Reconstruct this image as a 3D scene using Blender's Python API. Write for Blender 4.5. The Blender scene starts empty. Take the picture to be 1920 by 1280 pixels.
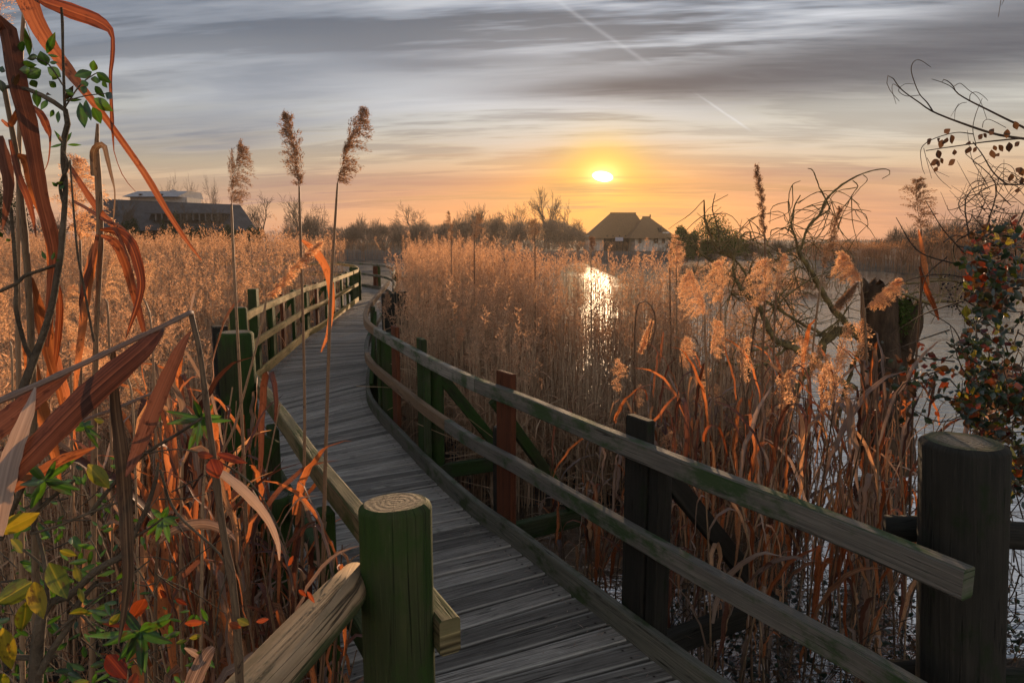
HAZE = .00014
import bpy, math, random
import numpy as np
from mathutils import Vector, Matrix
R = math.radians
rs = random.Random(7)
ng = np.random.default_rng(11)
sc = bpy.context.scene
col = sc.collection

# ---------------------------------------------------------------- camera
PITCH = R(8.44)
CAMZ = 2.0
FPX = 1280.0
cam = bpy.data.cameras.new('camera'); cam.sensor_width = 36; cam.lens = 24
cam.clip_start = 0.02; cam.clip_end = 6000
camo = bpy.data.objects.new('camera', cam); col.objects.link(camo)
camo.location = (0, 0, CAMZ); camo.rotation_euler = (math.pi/2 - PITCH, 0, 0)
sc.camera = camo

def ray(px, py):
    x = (px-960)/FPX; y = (640-py)/FPX
    return np.array([x, math.cos(PITCH)+y*math.sin(PITCH), -math.sin(PITCH)+y*math.cos(PITCH)])
def at(px, py, Y):                       # the world point on that sight line at distance Y
    d = ray(px, py); t = Y/d[1]
    return np.array([d[0]*t, Y, CAMZ+d[2]*t])
def onz(px, py, z):
    d = ray(px, py); t = (z-CAMZ)/d[2]
    return np.array([d[0]*t, d[1]*t, z])
def azel(px, py):
    d = ray(px, py); d = d/np.linalg.norm(d)
    return math.atan2(d[0], d[1]), math.asin(d[2])

# ---------------------------------------------------------------- mesh helpers
class MB:
    """vertices, quads, and one vector per vertex: (along, across, random)"""
    def __init__(s): s.V = []; s.F = []; s.A = []; s.M = []; s.n = 0
    def add(s, V, F, A, m=0):
        V = np.asarray(V, float); F = np.asarray(F, int).reshape(-1, 4)
        s.V.append(V); s.F.append(F+s.n); s.A.append(np.asarray(A, float)); s.M.append(np.full(len(F), m, int)); s.n += len(V)
    def arrays(s):
        return np.vstack(s.V), np.vstack(s.F), np.vstack(s.A), np.concatenate(s.M)
    def put(s, tpl, scale=1, rot=0, loc=(0,0,0), lean=(0,0), rnd=None, zs=None):
        V, F, A, M = tpl
        V = V*scale
        if zs is not None: V = V*np.array([1, 1, zs])
        c, q = math.cos(rot), math.sin(rot)
        V = np.stack([V[:,0]*c-V[:,1]*q, V[:,0]*q+V[:,1]*c, V[:,2]], 1)
        z = np.maximum(V[:,2], 0)
        V[:,0] += lean[0]*z**1.5; V[:,1] += lean[1]*z**1.5
        V += np.asarray(loc)
        if rnd is not None:
            A = A.copy(); A[:,2] = (A[:,2]*.35+rnd) % 1.0
        s.V.append(V); s.F.append(F+s.n); s.A.append(A); s.M.append(M); s.n += len(V)

def mesh_from(name, arr, mats, smooth=False):
    V, F, A, M = arr
    me = bpy.data.meshes.new(name)
    nv, nf = len(V), len(F)
    me.vertices.add(nv); me.vertices.foreach_set('co', np.ascontiguousarray(V, np.float32).ravel())
    me.loops.add(nf*4); me.loops.foreach_set('vertex_index', np.ascontiguousarray(F, np.int32).ravel())
    me.polygons.add(nf); me.polygons.foreach_set('loop_start', np.arange(0, nf*4, 4, dtype=np.int32))
    try: me.polygons.foreach_set('loop_total', np.full(nf, 4, np.int32))
    except Exception: pass
    for m in (mats if isinstance(mats, (list, tuple)) else [mats]): me.materials.append(m)
    me.polygons.foreach_set('material_index', M.astype(np.int32))
    me.polygons.foreach_set('use_smooth', np.full(nf, smooth, bool))
    a = me.attributes.new('uvr', 'FLOAT_VECTOR', 'POINT'); a.data.foreach_set('vector', np.ascontiguousarray(A, np.float32).ravel())
    me.update(calc_edges=True)
    return me

def props(o, label=None, cat=None, group=None, kind=None):
    if label: o['label'] = label
    if cat: o['category'] = cat
    if group: o['group'] = group
    if kind: o['kind'] = kind
    return o
def thing(name, label, cat, loc=(0,0,0), group=None, kind=None):
    o = bpy.data.objects.new(name, None); o.empty_display_size = .1
    col.objects.link(o); o.location = tuple(float(v) for v in loc)
    return props(o, label, cat, group, kind)
def obj(name, mb, mats, parent=None, smooth=False, **kw):
    arr = mb.arrays() if isinstance(mb, MB) else mb
    if parent is not None:
        off = np.array(parent.location); q = parent
        while q.parent is not None: q = q.parent; off = off+np.array(q.location)
        arr = (arr[0]-off,)+tuple(arr[1:])
    o = bpy.data.objects.new(name, mesh_from(name, arr, mats, smooth)); col.objects.link(o)
    o.parent = parent
    return props(o, **kw)
def copy_tree(o, parent=None):
    c = o.copy(); col.objects.link(c); c.parent = parent
    for ch in list(o.children): copy_tree(ch, c)
    return c

def unit(v):
    v = np.asarray(v, float); return v/(np.linalg.norm(v)+1e-12)
def resample(pts, n):
    pts = np.asarray(pts, float)
    if len(pts) > 2: pts = catmull(pts, 8)
    d = np.r_[0, np.cumsum(np.linalg.norm(np.diff(pts[:, :3], axis=0), axis=1))]
    t = np.linspace(0, d[-1], n)
    return np.stack([np.interp(t, d, pts[:, k]) for k in range(pts.shape[1])], 1)
def catmull(p, k=8):
    p = np.asarray(p, float); P = np.vstack([2*p[0]-p[1], p, 2*p[-1]-p[-2]]); out = []
    for i in range(1, len(P)-2):
        a, b, c, d = P[i-1], P[i], P[i+1], P[i+2]
        for j in range(k):
            t = j/k
            out.append(.5*((2*b)+(-a+c)*t+(2*a-5*b+4*c-d)*t*t+(-a+3*b-3*c+d)*t**3))
    out.append(p[-1]); return np.array(out)

def tube(mb, pts, rad, sides=6, rnd=0., m=0, cap=False, u0=0.):
    pts = np.asarray(pts, float); n = len(pts); rad = np.broadcast_to(np.asarray(rad, float), (n,))
    T = np.gradient(pts, axis=0) if n > 1 else pts
    up = np.array([0, 0, 1.]) if abs(unit(T[0])[2]) < .9 else np.array([1., 0, 0])
    V = []; A = []
    d = np.r_[0, np.cumsum(np.linalg.norm(np.diff(pts, axis=0), axis=1))]
    a = unit(np.cross(unit(T[0]), up))
    for i in range(n):
        t = unit(T[i]); a = unit(a-t*np.dot(a, t)); b = np.cross(t, a)
        for k in range(sides):
            th = 2*math.pi*k/sides
            V.append(pts[i]+rad[i]*(a*math.cos(th)+b*math.sin(th)))
            A.append((u0+d[i], rad[i]*th, rnd))
    F = [(i*sides+k, i*sides+(k+1) % sides, (i+1)*sides+(k+1) % sides, (i+1)*sides+k) for i in range(n-1) for k in range(sides)]
    if cap:
        for e, base in ((0, 0), (n-1, (n-1)*sides)):
            c = len(V); V.append(pts[e]); A.append((u0+d[e], 0, rnd))
            for k in range(0, sides, 2):
                q = (base+k, base+(k+1) % sides, base+(k+2) % sides, c)
                F.append(q if e else q[::-1])
    mb.add(V, F, A, m)

def ribbon(mb, pts, w, side=None, fold=.25, rnd=0., m=0, twist=0., u0=0.):
    """a leaf blade with a creased middle: three vertices across"""
    pts = np.asarray(pts, float); n = len(pts); w = np.broadcast_to(np.asarray(w, float), (n,))
    T = np.gradient(pts, axis=0); V = []; A = []
    d = np.r_[0, np.cumsum(np.linalg.norm(np.diff(pts, axis=0), axis=1))]
    multi = side is not None and np.ndim(side) == 2
    s0 = unit(side) if side is not None and not multi else None
    for i in range(n):
        t = unit(T[i])
        s = side[i] if multi else s0 if s0 is not None else np.cross(t, [0, 0, 1.])
        s = unit(s-t*np.dot(s, t)+1e-6); nn = np.cross(t, s)
        if twist:
            a = twist*i/(n-1); s, nn = s*math.cos(a)+nn*math.sin(a), nn*math.cos(a)-s*math.sin(a)
        h = w[i]/2
        V += [pts[i]-s*h, pts[i]+nn*h*fold, pts[i]+s*h]
        A += [(u0+d[i], -h, rnd), (u0+d[i], 0, rnd), (u0+d[i], h, rnd)]
    F = []
    for i in range(n-1):
        for k in (0, 1): F.append((i*3+k, i*3+k+1, i*3+k+4, i*3+k+3))
    mb.add(V, F, A, m)

def beam(mb, path, w, h, rnd=0., ch=.006, normal=None, u0=0.):
    """rectangular timber swept along a level path: path = top edge line of its centre; w across, h down; chamfered corners"""
    path = np.asarray(path, float); n = len(path)
    T = np.gradient(path, axis=0)
    d = np.r_[0, np.cumsum(np.linalg.norm(np.diff(path, axis=0), axis=1))]
    prof = [(-w/2+ch, 0), (w/2-ch, 0), (w/2, -ch), (w/2, -h+ch), (w/2-ch, -h), (-w/2+ch, -h), (-w/2, -h+ch), (-w/2, -ch)]
    V = []; A = []; K = len(prof)
    per = np.r_[0, np.cumsum([math.dist(prof[i], prof[(i+1) % K]) for i in range(K)])]
    for i in range(n):
        t = unit(T[i]); s = unit(np.cross(t, [0, 0, 1.])) if normal is None else unit(normal); u = np.cross(s, t)
        for k, (a, b) in enumerate(prof):
            V.append(path[i]+s*a+u*b); A.append((u0+d[i], per[k], rnd))
    F = [(i*K+k, i*K+(k+1) % K, (i+1)*K+(k+1) % K, (i+1)*K+k) for i in range(n-1) for k in range(K)]
    for base, rv in ((0, 1), ((n-1)*K, 0)):
        # end caps as quads
        qs = [(0, 1, 2, 7), (7, 2, 3, 6), (6, 3, 4, 5)]
        off = len(V); V += [V[base+k].copy() for k in range(K)]
        A += [(prof[k][0]*.3, prof[k][1]*.3, rnd) for k in range(K)]
        for q in qs:
            q = tuple(off+j for j in q); F.append(q if rv == 0 else q[::-1])
    mb.add(V, F, A)

def box(mb, c, sx, sy, sz, rot=0., rnd=0., ch=.005, m=0):
    """box with its length along z (posts) - chamfered on the long edges; c = centre of the base"""
    x, y = sx/2, sy/2
    prof = [(-x+ch, -y), (x-ch, -y), (x, -y+ch), (x, y-ch), (x-ch, y), (-x+ch, y), (-x, y-ch), (-x, -y+ch)]
    cs, sn = math.cos(rot), math.sin(rot); V = []; A = []; K = 8
    per = np.r_[0, np.cumsum([math.dist(prof[i], prof[(i+1) % K]) for i in range(K)])]
    rings = [(0, 0), (sz-ch, 0), (sz, ch)]
    for z, ins in rings:
        for k, (a, b) in enumerate(prof):
            a2 = a*(1-ins/x); b2 = b*(1-ins/y)
            V.append((c[0]+a2*cs-b2*sn, c[1]+a2*sn+b2*cs, c[2]+z)); A.append((c[2]+z+rnd*5, per[k], rnd))
    F = [(i*K+k, i*K+(k+1) % K, (i+1)*K+(k+1) % K, (i+1)*K+k) for i in range(2) for k in range(K)]
    off = len(V); V += V[2*K:3*K]; A += [(prof[k][0]*.4, prof[k][1]*.4, rnd) for k in range(K)]
    F += [(off+0, off+1, off+2, off+7), (off+7, off+2, off+3, off+6), (off+6, off+3, off+4, off+5)]
    mb.add(V, F, A, m)

def lathe_post(mb, c, r, z0, z1, rnd=0., sides=28, lean=(0,0), wob=.015, top_tilt=(0,0)):
    """round timber pile, slightly uneven, bevelled rim; two materials: 0 side, 1 sawn top"""
    zs = list(np.linspace(z0, z1-.018, 12))+[z1-.008, z1]
    V = []; A = []
    ph = [rs.uniform(0, 6) for _ in range(4)]
    for i, z in enumerate(zs):
        ins = {len(zs)-1: .85, len(zs)-2: .955}.get(i, 1.)
        for k in range(sides):
            th = 2*math.pi*k/sides
            rr = r*ins*(1-.03*max(0, math.cos(th*1.-ph[3]))**60-.022*max(0, math.cos(th-ph[2]*1.7))**90+wob*math.sin(2*th+ph[0]+z*1.3)+wob*.6*math.sin(5*th+ph[1]+z*.7)+wob*.3*math.sin(11*th+ph[2]))
            f = (z-z0)/(z1-z0)
            zz = z+(top_tilt[0]*math.cos(th)+top_tilt[1]*math.sin(th))*(1 if i > 10 else 0)
            V.append((c[0]+lean[0]*f+rr*math.cos(th), c[1]+lean[1]*f+rr*math.sin(th), zz)); A.append((z+rnd*7, r*th, rnd))
    n = len(zs)
    F = [(i*sides+k, i*sides+(k+1) % sides, (i+1)*sides+(k+1) % sides, (i+1)*sides+k) for i in range(n-1) for k in range(sides)]
    mb.add(V, F, A, 0)
    top = V[(n-1)*sides:]; V2 = list(top); C = np.mean(top, axis=0)
    A2 = [((v[0]-C[0]), (v[1]-C[1]), rnd) for v in top]; V2.append(tuple(C)); A2.append((0, 0, rnd))
    F2 = [(k, k+1, (k+2) % sides, sides) for k in range(0, sides, 2)]
    mb.add(V2, F2, A2, 1)

# ---------------------------------------------------------------- materials
class NT:
    def __init__(s, tree): s.t = tree; s.N = tree.nodes; s.L = tree.links
    def n(s, typ, **kw):
        o = s.N.new(typ)
        for k, v in kw.items(): setattr(o, k, v)
        return o
    def set(s, sock, v):
        if isinstance(v, bpy.types.NodeSocket): s.L.new(v, sock)
        elif v is not None: sock.default_value = v
    def m(s, op, a, b=None, c=None, clamp=False):
        o = s.n('ShaderNodeMath', operation=op, use_clamp=clamp)
        s.set(o.inputs[0], a); s.set(o.inputs[1], b)
        if c is not None: s.set(o.inputs[2], c)
        return o.outputs[0]
    def mix(s, f, a, b, mode='MIX'):
        o = s.n('ShaderNodeMix', data_type='RGBA', blend_type=mode, clamp_factor=True)
        s.set(o.inputs[0], f)
        for i, v in ((6, a), (7, b)):
            if isinstance(v, tuple) and len(v) == 3: v = v+(1,)
            s.set(o.inputs[i], v)
        return o.outputs[2]
    def ramp(s, f, stops, interp='LINEAR'):
        o = s.n('ShaderNodeValToRGB'); cr = o.color_ramp; cr.interpolation = interp
        while len(cr.elements) < len(stops): cr.elements.new(.5)
        for e, (p, c) in zip(cr.elements, stops):
            e.position = p; e.color = (c if len(c) == 4 else c+(1,)) if isinstance(c, tuple) else (c, c, c, 1)
        s.set(o.inputs[0], f); return o.outputs[0]
    def noise(s, vec, scale, detail=4, rough=.55, dist=0.):
        o = s.n('ShaderNodeTexNoise'); s.set(o.inputs['Vector'], vec)
        o.inputs['Scale'].default_value = scale; o.inputs['Detail'].default_value = detail
        o.inputs['Roughness'].default_value = rough; o.inputs['Distortion'].default_value = dist
        return o.outputs[0]
    def comb(s, x, y, z):
        o = s.n('ShaderNodeCombineXYZ'); s.set(o.inputs[0], x); s.set(o.inputs[1], y); s.set(o.inputs[2], z); return o.outputs[0]
    def sep(s, v):
        o = s.n('ShaderNodeSeparateXYZ'); s.set(o.inputs[0], v); return o.outputs
    def attr(s):
        return s.sep(s.n('ShaderNodeAttribute', attribute_name='uvr').outputs['Vector'])
    def smooth(s, x, a, b):
        o = s.n('ShaderNodeMapRange', interpolation_type='SMOOTHSTEP'); s.set(o.inputs[0], x)
        o.inputs[1].default_value = a; o.inputs[2].default_value = b; return o.outputs[0]

def newmat(name):
    m = bpy.data.materials.new(name); m.use_nodes = True; t = NT(m.node_tree); t.N.clear()
    out = t.n('ShaderNodeOutputMaterial'); return m, t, out
def principled(t, out, color, rough=.8, bump=None, bstr=.3, bdist=.01, spec=.3):
    p = t.n('ShaderNodeBsdfPrincipled'); t.set(p.inputs['Base Color'], color if not isinstance(color, tuple) else color+(1,) if len(color) == 3 else color)
    t.set(p.inputs['Roughness'], rough); p.inputs['Specular IOR Level'].default_value = spec
    if bump is not None:
        b = t.n('ShaderNodeBump'); b.inputs['Strength'].default_value = bstr; b.inputs['Distance'].default_value = bdist
        t.set(b.inputs['Height'], bump); t.L.new(b.outputs[0], p.inputs['Normal'])
    t.L.new(p.outputs[0], out.inputs[0]); return p

def wood(name, dark, light, moss=None, moss_amt=.5, moss_scale=3., rough=.85, bstr=.5, grain=95., crack=True, under=False, vary=(.68, 1.2), nails=False):
    """weathered timber: grain along the piece, cracks, patches of moss, pale wear"""
    m, t, out = newmat(name); u, v, r = t.attr()
    vec = t.comb(t.m('MULTIPLY', u, 2.2), t.m('MULTIPLY', v, grain), t.m('MULTIPLY', r, 37.))
    g = t.noise(vec, 1., 5, .6, .6)
    g2 = t.noise(t.comb(t.m('MULTIPLY', u, 7.), t.m('MULTIPLY', v, 260.), t.m('MULTIPLY', r, 11.)), 1., 3, .6)
    blotch = t.noise(t.comb(t.m('MULTIPLY', u, 1.), t.m('MULTIPLY', v, 3.), t.m('MULTIPLY', r, 19.)), 3., 5, .65)
    f = t.m('ADD', t.m('MULTIPLY', g, .55), t.m('MULTIPLY', blotch, .45))
    c = t.ramp(f, [(.33, dark), (.68, light)])
    c = t.mix(t.m('MULTIPLY', t.smooth(g2, .62, .76), .55), c, tuple(min(1, x*1.9) for x in light))
    # knots
    vo = t.n('ShaderNodeTexVoronoi'); t.set(vo.inputs['Vector'], t.comb(t.m('MULTIPLY', u, 1.), t.m('MULTIPLY', v, 3.2), t.m('MULTIPLY', r, 23.)))
    vo.inputs['Scale'].default_value = 2.1
    kn = t.smooth(vo.outputs['Distance'], .10, .05)
    c = t.mix(t.m('MULTIPLY', kn, .6), c, tuple(x*.35 for x in dark))
    if crack:
        cr = t.noise(t.comb(t.m('MULTIPLY', u, .8), t.m('MULTIPLY', v, 34.), t.m('MULTIPLY', r, 53.)), 1., 2, .5, .3)
        ck = t.m('MULTIPLY', t.smooth(t.m('ABSOLUTE', t.m('SUBTRACT', cr, .5)), .022, .004), t.smooth(blotch, .42, .6))
        c = t.mix(t.m('MULTIPLY', ck, .85), c, tuple(x*.12 for x in dark))
    # mill tone variation from piece to piece
    c = t.mix(1., c, t.ramp(t.m('FRACT', t.m('MULTIPLY', r, 7.3)), [(0, vary[0]), (1, vary[1])]), 'MULTIPLY')
    if moss is not None:
        mn = t.noise(t.comb(u, t.m('MULTIPLY', v, 1.8), t.m('MULTIPLY', r, 5.)), moss_scale, 6, .68)
        mk = t.smooth(mn, .72-moss_amt*.5, .86-moss_amt*.5)
        if under:
            nz_ = t.sep(t.n('ShaderNodeNewGeometry').outputs['Normal'])[2]
            mk = t.m('MAXIMUM', t.m('MULTIPLY', mk, .5), t.smooth(t.m('ADD', nz_, t.m('MULTIPLY', t.m('SUBTRACT', .5, mn), 1.6)), .25, -.15))
        mc = t.mix(t.noise(vec, .35, 4, .7), tuple(x*.4 for x in moss), tuple(x*1.5 for x in moss))
        c = t.mix(t.m('MULTIPLY', mk, .86), c, mc)
    if nails:                              # two nail heads near each end of every board, each with a rust halo
        f_ = t.m('ABSOLUTE', t.m('SUBTRACT', t.m('DIVIDE', t.m('SUBTRACT', u, t.m('MULTIPLY', r, 9.)), 1.5), .5))
        du = t.m('MULTIPLY', t.m('SUBTRACT', f_, .425), 1.5); dv = t.m('SUBTRACT', t.m('ABSOLUTE', t.m('SUBTRACT', v, .062)), .034)
        dd = t.m('SQRT', t.m('ADD', t.m('MULTIPLY', du, du), t.m('MULTIPLY', dv, dv)))
        c = t.mix(t.m('MULTIPLY', t.smooth(dd, .016, .004), .45), c, (.06, .035, .022)); c = t.mix(t.smooth(dd, .0062, .0045), c, (.02, .018, .016))
        tread = t.noise(t.comb(t.m('MULTIPLY', u, 2.), t.m('MULTIPLY', v, 9.), r), 1.6, 5, .7)
        c = t.mix(t.m('MULTIPLY', t.smooth(tread, .56, .72), .5), c, (.035, .033, .028))
        edge = t.m('MINIMUM', v, t.m('SUBTRACT', .124, v)); c = t.mix(t.m('MULTIPLY', t.smooth(edge, .010, .002), .35), c, (.62, .60, .55))
    h = t.m('ADD', g, t.m('MULTIPLY', g2, .4))
    if crack: h = t.m('SUBTRACT', h, t.m('MULTIPLY', ck, 2.2))
    principled(t, out, c, rough, h, bstr, .006, .25)
    return m

def sawn(name, dark, light, green):
    m, t, out = newmat(name); u, v, r = t.attr()
    d = t.m('SQRT', t.m('ADD', t.m('MULTIPLY', u, u), t.m('MULTIPLY', v, v)))
    nz = t.noise(t.comb(u, v, r), 9., 4, .6)
    rings = t.m('SINE', t.m('MULTIPLY', t.m('ADD', d, t.m('MULTIPLY', nz, .055)), 400.))
    rad = t.noise(t.comb(t.m('MULTIPLY', u, 60), t.m('MULTIPLY', v, 110), r), 1., 4, .7)
    c = t.ramp(t.m('ADD', t.m('MULTIPLY', rings, .07), rad), [(.3, dark), (.7, light)])
    c = t.mix(t.m('MULTIPLY', t.smooth(t.m('ADD', d, t.m('MULTIPLY', nz, .05)), .085, .12), .9), c, green)
    ck = t.noise(t.comb(t.m('MULTIPLY', u, 30), t.m('MULTIPLY', v, 6), r), 1., 2, .5, 1.)
    ckm = t.smooth(t.m('ABSOLUTE', t.m('SUBTRACT', ck, .5)), .02, .004)
    c = t.mix(t.m('MULTIPLY', ckm, .8), c, (.01, .008, .005))
    principled(t, out, c, .9, t.m('ADD', rad, t.m('MULTIPLY', rings, .2)), .6, .006)
    return m

def leafy(name, c1, c2, trans=.45, spots=None, streak=60., rough=.55, rough_c=None, tcol=None, gloss=.12):
    m, t, out = newmat(name); u, v, r = t.attr()
    st = t.noise(t.comb(t.m('MULTIPLY', u, 3.), t.m('MULTIPLY', v, streak*8), t.m('MULTIPLY', r, 31.)), 1., 3, .6)
    big = t.noise(t.comb(t.m('MULTIPLY', u, 5.), t.m('MULTIPLY', v, 12.), t.m('MULTIPLY', r, 17.)), 1.3, 4, .6)
    k = t.m('ADD', t.m('MULTIPLY', st, .6), t.m('ADD', t.m('MULTIPLY', big, .35), t.m('MULTIPLY', t.m('FRACT', t.m('MULTIPLY', r, 13.7)), .45)))
    c = t.ramp(k, [(.40, tuple(x*.30 for x in c1)), (.56, c1), (.95, c2)])
    if spots:
        sp = t.noise(t.comb(t.m('MULTIPLY', u, 60.), t.m('MULTIPLY', v, 130.), r), 1., 3, .6)
        c = t.mix(t.m('MULTIPLY', t.smooth(sp, .54, .66), t.m('MULTIPLY', t.smooth(big, .36, .6), .85)), c, spots)
    rib = t.smooth(t.m('ABSOLUTE', v), .0014, .0004); c = t.mix(t.m('MULTIPLY', rib, .22), c, tuple(min(1, x*1.6) for x in c2))
    d = t.n('ShaderNodeBsdfDiffuse'); t.set(d.inputs[0], c); 
    tr = t.n('ShaderNodeBsdfTranslucent'); t.set(tr.inputs[0], t.mix(1., c, tcol or (1.35, 1., .7), 'MULTIPLY'))
    mx = t.n('ShaderNodeMixShader'); mx.inputs[0].default_value = trans; t.L.new(d.outputs[0], mx.inputs[1]); t.L.new(tr.outputs[0], mx.inputs[2])
    last = mx.outputs[0]
    if gloss:
        g = t.n('ShaderNodeBsdfGlossy'); g.inputs['Roughness'].default_value = rough
        t.set(g.inputs[0], rough_c or (.8, .8, .85, 1))
        lw = t.n('ShaderNodeLayerWeight'); lw.inputs[0].default_value = .35
        m2 = t.n('ShaderNodeMixShader'); t.set(m2.inputs[0], t.m('MULTIPLY', t.m('ADD', .12, lw.outputs['Facing']), gloss*.9, clamp=True))
        t.L.new(last, m2.inputs[1]); t.L.new(g.outputs[0], m2.inputs[2]); last = m2.outputs[0]
        bp = t.n('ShaderNodeBump'); bp.inputs['Strength'].default_value = .4; bp.inputs['Distance'].default_value = .002
        t.set(bp.inputs['Height'], st); t.L.new(bp.outputs[0], d.inputs['Normal']); t.L.new(bp.outputs[0], g.inputs['Normal'])
    t.L.new(last, out.inputs[0]); return m

def plain(name, c1, c2, scale=4., rough=.9, bstr=.3, bdist=.02, coord='Object', stretch=(1,1,1)):
    m, t, out = newmat(name); tc = t.n('ShaderNodeTexCoord')
    mp = t.n('ShaderNodeMapping'); mp.inputs['Scale'].default_value = stretch; t.L.new(tc.outputs[coord], mp.inputs[0])
    n1 = t.noise(mp.outputs[0], scale, 6, .65)
    principled(t, out, t.ramp(n1, [(.3, c1), (.7, c2)]), rough, n1, bstr, bdist); return m

M = {}
M['rail'] = wood('grey weathered rail', (.09,.088,.078), (.28,.26,.225), moss=(.030,.070,.018), moss_amt=.50)
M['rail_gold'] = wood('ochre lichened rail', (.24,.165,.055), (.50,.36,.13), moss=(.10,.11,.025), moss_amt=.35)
M['rail_olive'] = wood('olive mossy rail', (.10,.09,.045), (.30,.25,.13), moss=(.045,.075,.018), moss_amt=.5)
M['rail_tan'] = wood('newer tan rail', (.13,.085,.05), (.27,.18,.11), moss=(.05,.08,.02), moss_amt=.15)
M['kick'] = wood('kick board', (.065,.068,.055), (.17,.165,.135), moss=(.035,.06,.018), moss_amt=.42)
M['plank'] = wood('deck plank', (.105,.096,.084), (.46,.425,.375), moss=(.02,.045,.02), moss_amt=.22, grain=130., bstr=.9, vary=(.42, 1.25), nails=True)
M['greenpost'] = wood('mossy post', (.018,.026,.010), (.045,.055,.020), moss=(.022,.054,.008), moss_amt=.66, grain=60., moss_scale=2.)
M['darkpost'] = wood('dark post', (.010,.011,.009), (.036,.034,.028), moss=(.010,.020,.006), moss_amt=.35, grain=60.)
M['greenplank'] = wood('mossy square timber', (.025,.034,.016), (.07,.082,.042), moss=(.022,.048,.010), moss_amt=.6)
M['rust'] = wood('red brown timber', (.06,.018,.008), (.15,.048,.02), moss=(.05,.04,.01), moss_amt=.08, grain=70.)
M['log'] = wood('peeled log', (.13,.092,.055), (.42,.30,.18), moss=(.03,.060,.018), moss_amt=.35, grain=45., under=True)
M['sawn'] = sawn('sawn post top', (.07,.055,.035), (.27,.215,.14), (.05,.07,.02))
M['sawn_dark'] = sawn('dark sawn post top', (.05,.05,.042), (.15,.145,.125), (.03,.045,.02))
M['blade'] = leafy('broad orange cane leaf', (.155,.044,.015), (.36,.150,.060), .5, (.05,.016,.006))
M['reed_leaf'] = leafy('dry reed leaf', (.24,.120,.062), (.58,.38,.23), .45, (.06,.02,.01))
M['reed_orange'] = leafy('orange reed leaf', (.24,.070,.022), (.50,.21,.085), .5, (.07,.02,.006))
M['reed_purple'] = leafy('purplish brown reed leaf', (.08,.033,.022), (.20,.092,.062), .3, (.04,.015,.01))
M['reed_grey'] = leafy('bleached reed leaf', (.19,.14,.115), (.45,.36,.30), .3, None)
M['reed_stalk'] = leafy('dry reed stalk', (.19,.115,.065), (.44,.31,.19), .15, (.06,.03,.02))
M['cane_dark'] = leafy('dark cane', (.06,.038,.022), (.20,.14,.085), .05, (.02,.01,.008))
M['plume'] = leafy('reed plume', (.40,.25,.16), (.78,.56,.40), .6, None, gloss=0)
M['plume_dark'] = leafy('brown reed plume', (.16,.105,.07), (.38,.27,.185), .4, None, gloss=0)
M['bed_leaf'] = leafy('bed reed leaf', (.26,.165,.10), (.58,.42,.29), .45, None, gloss=0)
M['bed_stalk'] = leafy('bed reed stalk', (.34,.235,.15), (.66,.51,.355), .25, None, gloss=0)
M['bed_plume'] = leafy('bed reed plume', (.34,.22,.15), (.68,.50,.36), .5, None, gloss=0)
M['far_reed'] = leafy('far reed', (.26,.155,.09), (.48,.31,.19), .4, None, gloss=0)
M['green_leaf'] = leafy('green leaf', (.016,.055,.012), (.06,.15,.022), .35, (.05,.035,.01), streak=18., gloss=.25, rough=.3, tcol=(1.6, 1.4, .4))
M['dark_leaf'] = leafy('dark green leaf', (.008,.024,.012), (.024,.048,.020), .2, None, gloss=.25, rough=.35, tcol=(1.6, 1.3, .4))
M['yellow_leaf'] = leafy('yellow green leaf', (.09,.13,.012), (.34,.27,.03), .35, (.05,.02,.01), streak=14., gloss=.15, rough=.4, tcol=(1.4, 1.1, .4))
M['red_leaf'] = leafy('red autumn leaf', (.10,.014,.006), (.30,.070,.014), .35, (.05,.015,.01), gloss=.15, rough=.4)
M['brown_leaf'] = leafy('brown bramble leaf', (.05,.028,.012), (.13,.07,.025), .35, None, gloss=.1)
M['bark'] = plain('bark', (.035,.028,.020), (.15,.12,.085), 22, .95, .8, .02)
M['twig'] = plain('twig', (.035,.024,.018), (.11,.08,.055), 15, .9)
M['lichen_bark'] = plain('lichened bark', (.06,.048,.032), (.26,.20,.08), 14, .95, .6, .01)
M['tree_bark'] = plain('far tree bark', (.045,.035,.027), (.11,.085,.065), 4, .95)
M['scrub'] = plain('far scrub twigs', (.10,.075,.058), (.26,.195,.145), .8, .95)
M['stump'] = plain('rotting stump', (.014,.010,.007), (.12,.078,.048), 8, .95, 1., .08, stretch=(1,1,.35))
M['moss'] = plain('moss', (.02,.045,.006), (.07,.12,.018), 20, 1., .8, .02)
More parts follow.
